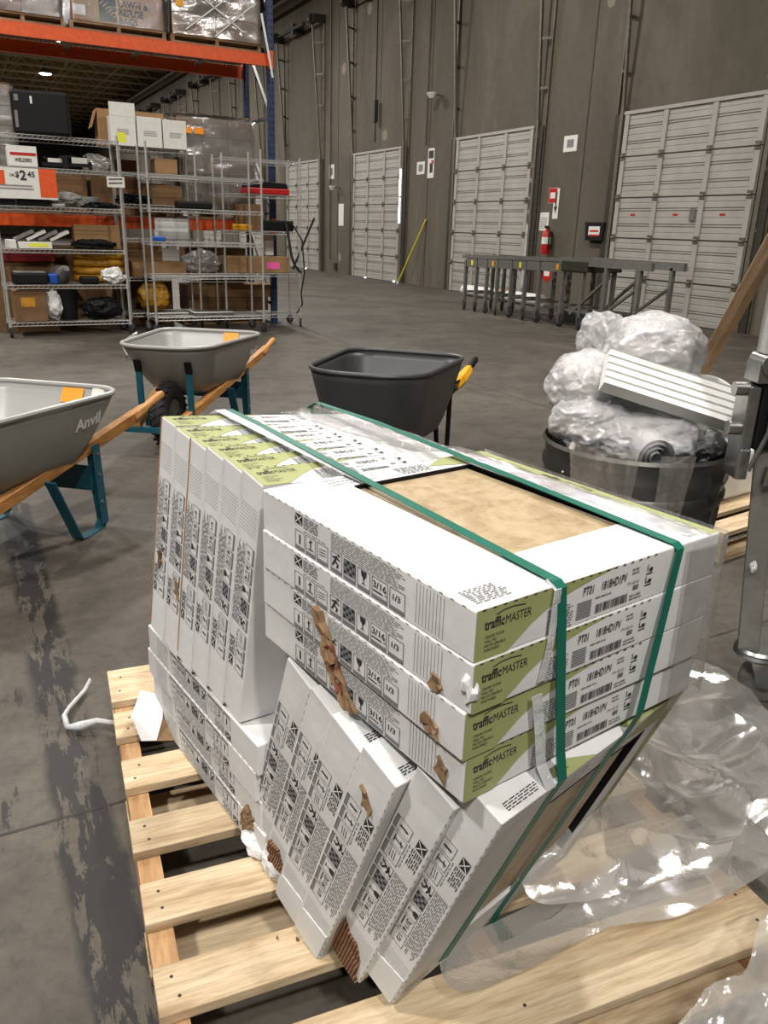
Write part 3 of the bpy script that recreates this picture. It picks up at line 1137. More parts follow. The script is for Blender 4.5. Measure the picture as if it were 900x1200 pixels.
def tear(parent, y0, z0, pts, mat='carton_in', lift=0.004, name='torn_cardboard', seed=0):
    """ragged tear on the -x side: outline in (s along -y, h up), with a curled lip"""
    rnd = random.Random(seed)
    P = []
    n = len(pts)
    for i in range(n):
        a, c = pts[i], pts[(i + 1) % n]
        for t in (0.0, 0.35, 0.7):
            P.append((a[0] + (c[0] - a[0]) * t + rnd.uniform(-.0025, .0025), a[1] + (c[1] - a[1]) * t + rnd.uniform(-.0025, .0025)))
    cx = sum(p[0] for p in P) / len(P)
    cy = sum(p[1] for p in P) / len(P)
    b = MB()
    vs = [(-0.0012 - rnd.random() * lift, y0 - p[0], z0 + p[1]) for p in P] + [(-0.0015, y0 - cx, z0 + cy)] + [(-0.0003, y0 - p[0], z0 + p[1]) for p in P]
    m = len(P)
    fs = [(i, (i + 1) % m, m) for i in range(m)] + [(i, (i + 1) % m, m + 1 + (i + 1) % m, m + 1 + i) for i in range(m)]
    b.add(vs, fs)
    return b.build(name, M[mat], parent)


# the long rip down the third and fourth cartons of the flat stack (counting from the top)
tear(stack[1], LY, 0, [(0.165, 0.064), (0.178, 0.062), (0.20, 0.03), (0.212, 0.0), (0.19, 0.0), (0.176, 0.035)], lift=0.012, seed=1)
tear(stack[1], LY, 0, [(0.196, 0.02), (0.206, 0.022), (0.214, 0.0), (0.202, 0.0)], 'shard', 0.014, 'torn_edge', 2)
tear(stack[0], LY, 0, [(0.19, 0.064), (0.214, 0.064), (0.235, 0.025), (0.262, 0.004), (0.238, 0.0), (0.21, 0.03)], lift=0.013, seed=3)
tear(stack[0], LY, 0, [(0.206, 0.055), (0.215, 0.055), (0.232, 0.02), (0.222, 0.02)], 'shard', 0.014, 'torn_edge', 4)
tear(stack[2], LY, 0, [(0.40, 0.005), (0.41, 0.024), (0.425, 0.012), (0.422, 0.002)], lift=0.005, seed=5)
tear(stack[1], LY, 0, [(0.40, 0.01), (0.405, 0.03), (0.428, 0.022), (0.43, 0.006)], lift=0.006, seed=6)
tear(stack[0], LY, 0, [(0.42, 0.02), (0.43, 0.042), (0.444, 0.03), (0.44, 0.004)], lift=0.006, seed=7)
tear(UP[0], LY, 0, [(0.155, 0.03), (0.165, 0.04), (0.19, 0.044), (0.20, 0.03), (0.175, 0.022)], 'corrugate', 0.003, seed=8)
tear(UP[1], LY, 0, [(0.13, 0.0), (0.165, 0.012), (0.17, 0.03), (0.14, 0.02)], 'carton_in', 0.003, seed=9)
tear(LEAN[3], LY, 0, [(0.055, 0.02), (0.06, 0.032), (0.085, 0.05), (0.082, 0.032)], 'carton_in', 0.006, seed=10)
tear(LEAN[1], LY, 0, [(0.395, 0.006), (0.39, 0.03), (0.41, 0.045), (0.43, 0.05), (0.442, 0.02), (0.43, 0.006)], 'corrugate', 0.006, seed=11)
tear(LEAN[4], LY, 0, [(0.375, 0.002), (0.395, 0.014), (0.40, 0.034), (0.43, 0.05), (0.468, 0.058), (0.469, 0.002)], 'corrugate', 0.006, seed=12)
# crushed white corners and flaps
crumple('crushed_corner', M['carton'], stack[2], (0.004, 0.006, 0.03), 0.013, 3, 0.35, 3, 2, (0.8, 0.8, 1.4), oct_=2)
crumple('crushed_end', M['carton'], LEAN[0], (0.018, 0.006, 0.03), 0.04, 5, 0.4, 3, 3, (0.9, 0.5, 0.85), oct_=2)
crumple('crushed_end', M['carton'], LEAN[1], (0.012, 0.01, 0.02), 0.03, 9, 0.4, 3, 3, (0.7, 0.8, 0.9), oct_=2)
crumple('crushed_end', M['carton_in'], LEAN[0], (0.0, 0.03, 0.0), 0.028, 8, 0.5, 4, 4, (0.5, 1, 0.6))
LI = LOW_M[0].inverted()
fv = [LI @ Vector(p) for p in ((0.222, 1.632, 0.185), (0.258, 1.70, 0.205), (0.300, 1.655, 0.205), (0.285, 1.60, 0.18), (0.262, 1.565, 0.150), (0.232, 1.585, 0.145))]
fl = MB()
fl.add(fv, [(0, 1, 2, 3), (0, 3, 4, 5)])
fl.build('torn_flap', M['carton'], LOW[0], solid=0.002)
fv = [LI @ Vector(p) for p in ((0.262, 1.565, 0.149), (0.285, 1.60, 0.178), (0.305, 1.60, 0.165), (0.30, 1.555, 0.146))]
MB().add(fv, [(0, 1, 2, 3)]).build('torn_edge', M['carton_in'], LOW[0], solid=0.003)
# folded end flaps at the foot of the tipped cartons
for k in (2, 3, 5):
    e = MB()
    e.prism([(-0.0022, 0.0, 0.004), (-0.0022, 0.0, T - 0.004), (-0.0022, 0.072, T - 0.003), (-0.0022, 0.06, 0.006)], (0.0016, 0, 0))
    e.build('end_flap', M['carton'], LEAN[k])
# raised cardboard edge of a standing carton
for k in range(6):
    MB().box(-0.0012, 0.0, T - 0.002, 0.0, LY * 0.97, T + 0.001).build('lid_edge', M['kraft'] if k in (0, 2) else M['carton'], UP[k])

# ------------------------------------------------------------------ strapping
def strap(name, mat, label, cat, pts, hw, th=0.0011, group=None):
    b = MB()
    P = [ML @ Vector(p) for p in pts]
    wv = (ML.to_3x3() @ Vector((hw, 0, 0)))
    b.ribbon(P, wv, th)
    o = b.build(name, mat)
    tag(o, label, cat, group)
    return o


th5 = math.radians(20.5)
foot5 = Vector((0, 0.430 - 0.0815 * 5, 0.622))       # far top corner of the front tipped carton
art = foot5 + Vector((0, -math.cos(th5), -math.sin(th5))) * (T + 0.003)


def on_art(a, d):
    """point on the lid of the front tipped carton, d metres below its top edge"""
    p = art + Vector((0, math.sin(th5), -math.cos(th5))) * d
    return (a, p.y + a * math.tan(math.radians(7.8)), p.z)


def strap_path(a_far, a_top, a_face, a_low, a_end):
    p = [(a_far + 0.01, 1.075, 0.16), (a_far + 0.008, 1.09, 0.38), (a_far, 1.0, 0.862), (a_far, 0.968, 0.888 - 0.03 * a_far)]
    p += [(a_far + (a_top - a_far) * t, 0.968 * (1 - t), 0.886 + (0.8735 - 0.886) * t) for t in (0.25, 0.5, 0.75)]
    p += [(a_top, 0.004, 0.8735), (a_top, -0.004, 0.868), (a_top + (a_face - a_top) * 0.5, -0.009, 0.75), (a_face, -0.014, 0.64)]
    p += [on_art(a_face + 0.002, -0.004), on_art(a_face + (a_low - a_face) * 0.4, 0.02), on_art(a_low, 0.2), on_art(a_end, 0.44)]
    p += [(a_end, art.y + math.sin(th5) * 0.47 + 0.03, 0.155)]
    return p


strap('packing_strap', M['strap'], 'green plastic packing strap nearer the handling marks side, with folds at label face', 'strap', strap_path(0.172, 0.128, 0.149, 0.13, 0.11), 0.0078, group='green packing straps around the load')
strap('packing_strap', M['strap'], 'green plastic packing strap over the far end of the tile window and barcodes', 'strap', strap_path(0.389, 0.353, 0.305, 0.27, 0.24), 0.0078, group='green packing straps around the load')
strap('film_band', M['white_band'], 'white stretched film band over the tops of the standing cartons', 'plastic band', [(0.146, 0.985, 0.875), (0.147, 0.96, 0.887), (0.146, 0.74, 0.8825), (0.15, 0.53, 0.878), (0.152, 0.42, 0.8752)], 0.011, 0.0006, 'white film bands on the load')
strap('film_band', M['white_band'], 'white film band beside the green strap on the upper labels', 'plastic band', [(0.124, 0.012, 0.8742), (0.121, -0.005, 0.868), (0.117, -0.006, 0.80), (0.108, -0.006, 0.752)], 0.006, 0.0006, 'white film bands on the load')
strap('film_band', M['white_band'], 'white film band running down over the two lowest labels of the stack', 'plastic band', [(0.102, -0.0065, 0.736), (0.112, -0.007, 0.69), (0.122, -0.008, 0.63), on_art(0.13, 0.0)], 0.0085, 0.0006, 'white film bands on the load')

# clear film stretched over the right side and the far edge of the load
def lw(a, b_, z):
    return ML @ Vector((a, b_, z))


fw_ = MB()


def smooth01(t):
    t = max(0.0, min(1.0, t))
    return t * t * (3 - 2 * t)


def side_film(u, v):
    # u: runs along the label face from strap to corner, around, then along the right side
    s = u * 0.62
    z = 0.62 + v * 0.252
    if s < 0.085:
        p = Vector((0.372 + s, -0.007, z))
    else:
        p = Vector((0.4575, -0.007 + (s - 0.085) * 0.93, z))
    n_ = 0.004 * ridge(Vector((s * 9, z * 2.2, 1.0)), 1.6, 3)
    d = Vector((0.3, -0.9, 0)) if s < 0.085 else Vector((1, 0, 0))
    return ML @ (p + d * (n_ + 0.002))


fw_.grid(side_film, 70, 26)


def top_film(u, v):
    b_ = -0.003 + u * 0.99
    a = 0.372 + v * 0.055
    if u > 0.5:
        a = 0.372 - (u - 0.5) * 0.16 + v * (0.055 + min(0.035, (u - 0.5) * 0.5) + (u - 0.5) * 0.16)
    z = 0.876 - 0.018 * smooth01((u - 0.48) / 0.12) + 0.012 * max(0.0, (u - 0.6)) * (1 - v) - 0.03 * max(0, v - 0.85) / 0.15 * (0.3 + 0.7 * (u > 0.52))
    z += 0.004 * ridge(Vector((a * 12, b_ * 7, 3.0)), 1.5, 4)
    return ML @ Vector((a, b_, z))


fw_.grid(top_film, 110, 18)
fo = fw_.build('stretch_film', M['film'], smooth='all', fixn=False)
tag(fo, 'clear stretch film clinging to the right end and far top edge of the load', 'plastic film')

# ------------------------------------------------------------------ pallet
PAL = thing('wood_pallet', 'large pine pallet carrying the strapped tile cartons', 'pallet', mw=Matrix.Translation((0.217, 1.935, 0)) @ Matrix.Rotation(math.radians(-5.2), 4, 'Z'))
# local: x along the deck boards, y towards the camera is negative
rows = [(-0.155, 0.0), (-0.31, -0.205), (-0.497, -0.397), (-0.687, -0.595), (-0.862, -0.768), (-1.04, -0.95), (-1.25, -1.115)]
nail_me = MB().lathe([(0.0, 0.0008), (0.0022, 0.0008), (0.003, 0.0), (0.003, -0.003)], 8).mesh('nail_head', M['dark_steel'])
for i, (ya, yb) in enumerate(rows):
    w = 1.04 + random.uniform(-0.012, 0.006)
    x0 = random.uniform(-0.006, 0.006)
    bo = MB().box(0, 0, 0, w, yb - ya, 0.02).build('deck_board', M['pine'], PAL, bevel=0.002)
    bo.location = (x0, ya, 0.119)
    bo.rotation_euler = (0, 0, math.radians(random.uniform(-0.5, 0.5)))
    for xx in (0.03, 0.52, 0.99):
        for yy in (0.3, 0.72):
            share(nail_me, 'nail', bo, (xx + random.uniform(-0.008, 0.008), (yb - ya) * yy, 0.0203))
for xx in (0.004, 0.5, 0.994):
    st = MB()
    st.prism([(0, 0, 0.017), (0, -1.24, 0.017), (0, -1.24, 0.119), (0, 0, 0.119)], (0.04, 0, 0)) if False else None
    pr = [(0, 0.0), (0.15, 0.0), (0.18, 0.038), (0.38, 0.038), (0.41, 0.0), (0.83, 0.0), (0.86, 0.038), (1.06, 0.038), (1.09, 0.0), (1.245, 0.0), (1.245, 0.099), (0, 0.099)]
    st.prism([(0, -p, 0.019 + q) for p, q in pr], (0.042, 0, 0))
    so = st.build('stringer', M['pine_y'], PAL)
    so.location = (xx - 0.002, -0.003, 0)
for (ya, yb) in ((-0.14, 0.0), (-0.48, -0.38), (-0.86, -0.76), (-1.25, -1.11)):
    bo = MB().box(0, 0, 0, 1.03, yb - ya, 0.018).build('bottom_board', M['pine'], PAL)
    bo.location = (0.0, ya, 0.001)

# brown shards and crumbs on the boards
rnd = random.Random(3)
for i, (px, py, s) in enumerate([(0.455, 1.075, 0.035), (0.43, 1.10, 0.02), (0.47, 1.115, 0.022), (0.445, 1.135, 0.016), (0.50, 1.09, 0.026), (0.41, 1.085, 0.012), (0.375, 1.08, 0.010), (0.39, 1.125, 0.009), (0.36, 0.94, 0.009), (0.33, 0.955, 0.006), (0.385, 0.93, 0.006), (0.405, 0.945, 0.007), (0.44, 0.955, 0.02)]):
    a = [rnd.uniform(0, 6.28) for _ in range(5)]
    a.sort()
    pts = [(s * rnd.uniform(0.5, 1) * math.cos(t), s * rnd.uniform(0.3, 0.8) * math.sin(t), 0) for t in a]
    o = MB().prism(pts, (0.001, 0.001, 0.0035)).build('tile_shard', M['shard'])
    o.location = (px, py, 0.1402)
    tag(o, 'red-brown chip of broken tile lying on the pallet deck board', 'chip', 'broken tile chips on the pallet boards')
b_ = MB()
b_.tube([(0.10, 1.915, 0.012), (0.098, 1.96, 0.02), (0.115, 2.0, 0.016), (0.165, 2.08, 0.01), (0.185, 2.10, 0.03)], 0.006, 6)
b_.tube([(0.10, 1.915, 0.012), (0.13, 1.895, 0.02), (0.17, 1.885, 0.03), (0.21, 1.84, 0.04)], [0.006, 0.012, 0.008, 0.006], 6)
for i, v in enumerate(b_.v):
    n_ = 0.006 * noise.noise(Vector(v) * 60)
    b_.v[i] = (v[0] + n_, v[1] - n_, max(0.002, v[2] + n_))
tag(b_.build('film_scrap', M['white_band'], smooth='all'), 'twisted scrap of clear film on the floor left of the pallet', 'plastic scrap')

# ------------------------------------------------------------------ wheelbarrows (local +x points to the grips)
def rrect(x0, x1, wf, wr, r, n=12):
    """rounded outline, front (x0) half width wf, rear (x1) half width wr"""
    pts = []
    cs = [(x1 - r, wr - r, 0), (x0 + r * 1.6, wf - r * 1.6, 90), (x0 + r * 1.6, -wf + r * 1.6, 180), (x1 - r, -wr + r, 270)]
    for i, (cx, cy, a0) in enumerate(cs):
        rr = r if i in (0, 3) else r * 1.6
        for k in range(n):
            a = math.radians(a0 + 90 * k / (n - 1))
            pts.append((cx + rr * math.cos(a), cy + rr * math.sin(a)))
    return pts


def tray_parts(t, mat, rim, bot, z_rim_f, z_rim_r, z_bot, bulge, name='tray', n_lv=8):
    """lofted tray; returns a surface function (index, level) -> point on the outside"""
    N = len(rim)
    x0 = min(p[0] for p in rim)
    x1 = max(p[0] for p in rim)

    def S(i, k):
        r_, b_ = rim[i % N], bot[i % N]
        e = k ** bulge
        zr = z_rim_f + (z_rim_r - z_rim_f) * (r_[0] - x0) / (x1 - x0)
        return Vector((b_[0] + (r_[0] - b_[0]) * e, b_[1] + (r_[1] - b_[1]) * e, z_bot + (zr - z_bot) * k))
    m = MB()
    vs, fs = [], []
    for j in range(n_lv + 1):
        for i in range(N):
            vs.append(S(i, j / n_lv))
    for j in range(n_lv):
        for i in range(N):
            i2 = (i + 1) % N
            fs.append((j * N + i, j * N + i2, (j + 1) * N + i2, (j + 1) * N + i))
    fs.append(tuple(range(N)))
    m.add(vs, fs)
    tr_ = m.build(name, mat, t, True, solid=-0.004)
    rim_pts = [S(i, 1.0) for i in range(N)]
    MB().tube(rim_pts, 0.011, 8, closed=True).build('rim', mat, t, True)
    return S, tr_


def side_frame(S, N, side):
    """a frame (origin, along +x, up the wall, outward) on the wall facing side (-1: -y)"""
    return None


def surf_text(body, S, i0, k0, size, mat, parent, name, bold=0.03, off=0.005, flip=False, slant=0.0):
    p = S(i0, k0)
    du = (S(i0 + 1, k0) - S(i0 - 1, k0)).normalized()
    dk = S(i0, k0 + 0.05) - S(i0, k0 - 0.05)
    if flip:
        du = -du
    dk = (dk - du * dk.dot(du)).normalized()
    nrm = du.cross(dk).normalized()
    if slant:
        du = (du + dk * slant).normalized()
        dk = nrm.cross(du)
    m = MB()
    m.text(body, p + nrm * off, du, dk, size, bold, 'CENTER')
    return m.build(name, mat, parent, fixn=False)


def surf_quad(S, i0, k0, w, h, mat, parent, name, inward=True, off=0.006):
    p = S(i0, k0)
    du = (S(i0 + 1, k0) - S(i0 - 1, k0)).normalized()
    dk = S(i0, k0 + 0.05) - S(i0, k0 - 0.05)
    dk = (dk - du * dk.dot(du)).normalized()
    nrm = du.cross(dk).normalized()
    c = Vector((0, 0, p.z))
    if (nrm.dot(c - p) > 0) != inward:
        nrm = -nrm
    q = p + nrm * off
    m = MB()
    m.prism([q - du * w / 2 - dk * h / 2, q + du * w / 2 - dk * h / 2, q + du * w / 2 + dk * h / 2, q - du * w / 2 + dk * h / 2], nrm * 0.0008)
    return m.build(name, mat, parent)


def wheel_parts(t, x, z, r, w):
    prof = []
    for k in range(14):
        a = 2 * math.pi * k / 14
        prof.append((r - w * 0.55 + w * 0.55 * math.cos(a), w * 0.5 * math.sin(a)))
    wh = MB()
    wh.lathe(prof, 32, (x, 0, z), 'Y', close=True)
    tyre = wh.build('tyre', M['rubber'], t, True)
    # tread blocks
    tb = MB()
    for k in range(26):
        a = 2 * math.pi * k / 26
        for s_ in (-1, 1):
            aa = a + (0.06 if s_ > 0 else -0.06)
            c = Vector((math.cos(aa), 0, math.sin(aa)))
            tg = Vector((-c.z, 0, c.x))
            p = Vector((x, s_ * w * 0.2, z)) + c * (r - 0.002)
            tb.bar(p - Vector((0, w * 0.18, 0)) - tg * 0.012, p + Vector((0, w * 0.18, 0)) + tg * 0.012, 0.014, 0.01, c)
    tb.build('tread', M['rubber'], tyre)
    MB().lathe([(0.02, -0.05), (0.05, -0.04), (r - w * 0.95, -0.03), (r - w * 0.95, 0.03), (0.05, 0.04), (0.02, 0.05)], 20, (x, 0, z), 'Y').build('rim_disc', M['grey_steel'], t, True)
    MB().cyl((x, -0.16, z), (x, 0.16, z), 0.009, 8).build('axle', M['steel'], t)


def contractor_barrow(loc, deg, label, scale=1.0):
    t = thing('wheelbarrow', label, 'wheelbarrow', loc, math.radians(deg), 'wheelbarrows standing on the floor behind the pallet')
    t.scale = (scale,) * 3
    rim = rrect(-0.53, 0.43, 0.275, 0.335, 0.13)
    bot = rrect(-0.24, 0.20, 0.16, 0.21, 0.085)
    S, tr_ = tray_parts(t, M['tray'], rim, bot, 0.60, 0.585, 0.30, 0.7)
    N = len(rim)
    # handles: square shafts, rounded grips
    for s_ in (-1, 1):
        a, b = Vector((-0.60, s_ * 0.115, 0.175)), Vector((0.60, s_ * 0.275, 0.432))
        g = Vector((0.81, s_ * 0.30, 0.495))
        d = (g - b).normalized()
        m = MB()
        m.bar(a, b, 0.042, 0.048)
        m.tube([b - d * 0.03, b + d * 0.05, b + d * 0.09, g - d * 0.02, g], [0.03, 0.028, 0.019, 0.021, 0.014], 8)
        m.build('handle', M['ash'], t, True, bevel=0.003)
        # leg: flat strap down to a foot, with a diagonal brace
        lx = 0.33
        top = a + (b - a) * ((lx + 0.6) / 1.2)
        m = MB()
        y = top.y
        m.ribbon([(lx - 0.04, y, top.z + 0.0), (lx - 0.035, y, 0.22), (lx - 0.01, y, 0.03), (lx - 0.03, y, 0.006), (lx - 0.15, y, 0.004), (lx - 0.19, y, 0.012), (lx - 0.33, y, top.z - 0.08)], (0, 0.024, 0), 0.007)
        m.prism([(lx - 0.05, y - 0.026, 0.02), (lx + 0.0, y - 0.026, 0.02), (lx - 0.02, y - 0.026, top.z), (lx - 0.07, y - 0.026, top.z)], (0, 0.004, 0))
        lg = m.build('leg', M['teal'], t)
        for zz in (0.12, 0.24, 0.33):
            MB().cyl((lx - 0.035, y - 0.03, zz), (lx - 0.035, y - 0.018, zz), 0.008, 8).build('bolt', M['steel'], lg)
        # front brace from shaft to tray
        c = a + (b - a) * 0.14
        m = MB()
        m.bar((c.x, c.y + s_ * 0.012, c.z - 0.04), (c.x - 0.012, c.y + s_ * 0.012, 0.47), 0.036, 0.012, (1, 0, 0))
        m.bar((c.x - 0.012, c.y + s_ * 0.012, 0.45), (c.x - 0.03, c.y + s_ * 0.012, 0.515), 0.038, 0.016, (1, 0, 0), 1)
        m.build('tray_brace', [M['teal'], M['black']], t)
        m = MB()
        m.box(-0.43, s_ * 0.125 - 0.012, 0.13, -0.36, s_ * 0.125 + 0.012, 0.24)
        m.build('axle_bracket', M['teal'], t)
        m = MB()
        m.prism([(-0.05, y * 0.72 - 0.01, 0.29), (0.2, y * 0.9 - 0.01, 0.345), (0.2, y * 0.9 - 0.01, 0.31), (-0.05, y * 0.72 - 0.01, 0.255)], (0, 0.02, 0))
        m.build('wedge', M['black'], t)
    MB().prism([(0.285, -0.235, 0.17), (0.285, 0.235, 0.17), (0.285, 0.235, 0.28), (0.285, -0.235, 0.28)], (0.006, 0, 0)).build('leg_crossplate', M['teal'], t)
    MB().bar((-0.60, -0.18, 0.15), (-0.60, 0.18, 0.15), 0.03, 0.03).build('nose_guard', M['teal'], t)
    wheel_parts(t, -0.40, 0.19, 0.19, 0.095)
    return t, S, N


wb1, S1, N1 = contractor_barrow((0.03, 3.33, 0), 50, 'grey steel wheelbarrow with wooden handles, cut off by the left edge, nearest the camera')
# index of the rear half of the -y wall: outline runs rear-left, front-left, front-right, rear-right
iR = N1 - 12 - 1


def wall_frame(S, side, x, k):
    """closest outline indices on the straight side wall; outline corner blocks hold 12 points each"""
    a, b = (35, 36) if side < 0 else (11, 12)
    pa, pb = S(a, k), S(b, k)
    t = (x - pa.x) / (pb.x - pa.x)
    p = pa + (pb - pa) * t
    d = (pb - pa).normalized()
    qa, qb = S(a, k + 0.05), S(b, k + 0.05)
    q = qa + (qb - qa) * t
    up = (q - p)
    if d.x < 0:
        d = -d
    up = (up - d * up.dot(d)).normalized()
    return p, d, up


def decal(S, side, x, k, fn, mat, parent, name, out=0.004, outward=True):
    p, d, up = wall_frame(S, side, x, k)
    n_ = d.cross(up)
    o_dir = 1 if side > 0 else -1
    if n_.y * o_dir < 0:
        n_ = -n_
    if not outward:
        n_ = -n_
    m = MB()
    fn(m, p + n_ * out, d, up, n_)
    return m.build(name, mat, parent, fixn=False)


def txt(body, size, bold, slant=0.0):
    def f(m, p, d, up, n_):
        if d.cross(up).dot(n_) < 0:
            d = -d
        d2 = (d + up * slant).normalized()
        m.text(body, p, d2, n_.cross(d2), size, bold, 'CENTER')
    return f


def card(w, h, tilt=0.0):
    def f(m, p, d, up, n_):
        d2 = (d * math.cos(tilt) + up * math.sin(tilt))
        u2 = (up * math.cos(tilt) - d * math.sin(tilt))
        m.prism([p - d2 * w / 2 - u2 * h / 2, p + d2 * w / 2 - u2 * h / 2, p + d2 * w / 2 + u2 * h / 2, p - d2 * w / 2 + u2 * h / 2], n_ * 0.0008)
    return f


decal(S1, -1, 0.19, 0.62, txt('Anvil', 0.07, 0.035, 0.12), M['foam'], wb1, 'brand_lettering', 0.009)


def rear_card(S, y, k, w, h, mat, parent, name, off=0.006):
    """sticker on the inside of the rear wall"""
    pa, pb = S(0, k), S(47, k)
    t = (y - pa.y) / (pb.y - pa.y)
    p = pa + (pb - pa) * t
    d = (pb - pa).normalized()
    q = S(0, k + 0.05) + (S(47, k + 0.05) - S(0, k + 0.05)) * t
    up = (q - p)
    up = (up - d * up.dot(d)).normalized()
    n_ = d.cross(up)
    if n_.x > 0:
        n_ = -n_
    p = p + n_ * off
    m = MB()
    m.prism([p - d * w / 2 - up * h / 2, p + d * w / 2 - up * h / 2, p + d * w / 2 + up * h / 2, p - d * w / 2 + up * h / 2], n_ * 0.001)
    return m.build(name, mat, parent)


rear_card(S1, -0.10, 0.86, 0.10, 0.065, M['sticker'], wb1, 'orange_sticker')
rear_card(S1, -0.22, 0.9, 0.06, 0.05, M['paper'], wb1, 'paper_tag')
wb2, S2, N2 = contractor_barrow((1.22, 4.93, 0), 55, 'grey steel wheelbarrow with teal legs and black tyre, in front of the wire shelving')
decal(S2, -1, 0.26, 0.62, txt('Anvil', 0.055, 0.03, 0.1), M['foam'], wb2, 'brand_lettering', 0.009)
rear_card(S2, -0.12, 0.86, 0.10, 0.065, M['sticker'], wb2, 'orange_sticker')
b_ = MB()
b_.grid(lambda u, v: (0.02 * math.sin(9 * v) + 0.035 * u - 0.25 * v, 0.36 + 0.03 * math.sin(5 * v), 0.60 - 0.12 * v + 0.01 * math.sin(14 * u + 5 * v)), 6, 16)
b_.build('film_tail', M['white_band'], wb2, 'all')

# dark plastic barrow with yellow steel handles
t = thing('wheelbarrow', 'dark grey plastic wheelbarrow with a yellow and black handle, behind the pallet', 'wheelbarrow', (1.92, 3.66, 0), math.radians(46), 'wheelbarrows standing on the floor behind the pallet')
rim = rrect(-0.50, 0.42, 0.30, 0.335, 0.14)
bot = rrect(-0.36, 0.22, 0.22, 0.25, 0.11)
S3, _ = tray_parts(t, M['poly'], rim, bot, 0.615, 0.60, 0.25, 0.75)
for s_ in (-1, 1):
    p = [(-0.6, s_ * 0.12, 0.17), (0.0, s_ * 0.2, 0.27), (0.55, s_ * 0.28, 0.44)]
    MB().tube(p, 0.017, 10).build('shaft', M['black'], t, True)
    m = MB()
    m.tube([(0.46, s_ * 0.268, 0.41), (0.56, s_ * 0.282, 0.444), (0.66, s_ * 0.295, 0.476), (0.71, s_ * 0.299, 0.49)], [0.022, 0.036, 0.03, 0.02], 6)
    h_ = m.build('handle', M['yellow'], t)
    MB().tube([(0.70, s_ * 0.299, 0.488), (0.74, s_ * 0.302, 0.50), (0.83, s_ * 0.308, 0.522), (0.85, s_ * 0.31, 0.528)], [0.018, 0.021, 0.021, 0.012], 10).build('grip', M['black'], h_, True)
    MB().tube([(0.18, s_ * 0.225, 0.32), (0.24, s_ * 0.235, 0.04), (0.28, s_ * 0.24, 0.012), (0.42, s_ * 0.24, 0.012), (0.44, s_ * 0.245, 0.05), (0.40, s_ * 0.255, 0.39)], 0.014, 8).build('leg', M['black'], t, True)
    MB().ribbon([(-0.34, s_ * 0.15, 0.2), (-0.36, s_ * 0.17, 0.42)], (0.014, 0, 0), 0.006).build('tray_brace', M['black'], t)
wheel_parts(t, -0.40, 0.18, 0.18, 0.09)
decal(S3, -1, 0.27, 0.62, card(0.085, 0.05), M['black'], t, 'badge', 0.007)
decal(S3, -1, 0.27, 0.58, txt('STEEL', 0.03, 0.03), M['yellow'], t, 'badge_lettering', 0.01)

# ------------------------------------------------------------------ trash can with film and foam
CX, CY = 1.70, 1.664
t = thing('trash_can', 'grey ribbed steel trash can filled with plastic wrap', 'trash can', (CX, CY, 0))
b_ = MB()
N = 120


def can_ring(z, r, rib):
    out = []
    for k in range(N):
        a = 2 * math.pi * k / N
        rr = r + rib * 0.007 * (0.5 + 0.5 * math.cos(a * 24)) ** 2
        out.append((rr * math.cos(a), rr * math.sin(a), z))
    return out


rings = [can_ring(0.0, 0.2, 0), can_ring(0.05, 0.205, 0), can_ring(0.055, 0.208, 1), can_ring(0.3, 0.232, 1), can_ring(0.535, 0.25, 1), can_ring(0.54, 0.252, 0),
         can_ring(0.56, 0.262, 0), can_ring(0.575, 0.262, 0), can_ring(0.585, 0.254, 0), can_ring(0.60, 0.256, 0), can_ring(0.615, 0.264, 0), can_ring(0.63, 0.264, 0), can_ring(0.645, 0.256, 0), can_ring(0.675, 0.26, 0), can_ring(0.685, 0.268, 0), can_ring(0.695, 0.262, 0), can_ring(0.68, 0.254, 0), can_ring(0.25, 0.225, 0)]
vs = [p for r_ in rings for p in r_]
fs = []
for j in range(len(rings) - 1):
    for k in range(N):
        k2 = (k + 1) % N
        fs.append((j * N + k, j * N + k2, (j + 1) * N + k2, (j + 1) * N + k))
fs.append(tuple(range(N)))
b_.add(vs, fs)
b_.build('can_body', plain('weathered_can', rgb(84, 84, 80), 0.42, 0.75, var=0.15, scale=9), t, True)
for sgn in (-1, 1):
    a = math.radians(20 + 90 * (1 - sgn))
    m = MB()
    c = Vector((0.262 * math.cos(a), 0.262 * math.sin(a), 0.56))
    tg = Vector((-math.sin(a), math.cos(a), 0))
    ou = Vector((math.cos(a), math.sin(a), 0))
    m.tube([c - tg * 0.06, c - tg * 0.06 + ou * 0.03 - V(0, 0, 0.03), c + tg * 0.06 + ou * 0.03 - V(0, 0, 0.03), c + tg * 0.06], 0.006, 6)
    m.build('can_handle', M['steel'], t, True)


def wad(c, r, seed, sq, label, amp=0.28):
    o = crumple('plastic_wad', M['wad'], None, (0, 0, 0), r, seed, amp, 4.0, 6, sq, oct_=3)
    o.location = c
    me = o.data
    me.polygons.foreach_set('use_smooth', [True] * len(me.polygons))
    tag(o, label, 'plastic wrap', 'wads of clear wrap heaped on the trash can')
    # a second, inner layer so the wad reads as many folds
    i_ = crumple('inner_folds', M['wad'], o, (0, 0, 0), r * 0.8, seed + 5, amp * 1.5, 6, 4, sq)
    i_.data.polygons.foreach_set('use_smooth', [True] * len(i_.data.polygons))
    return o


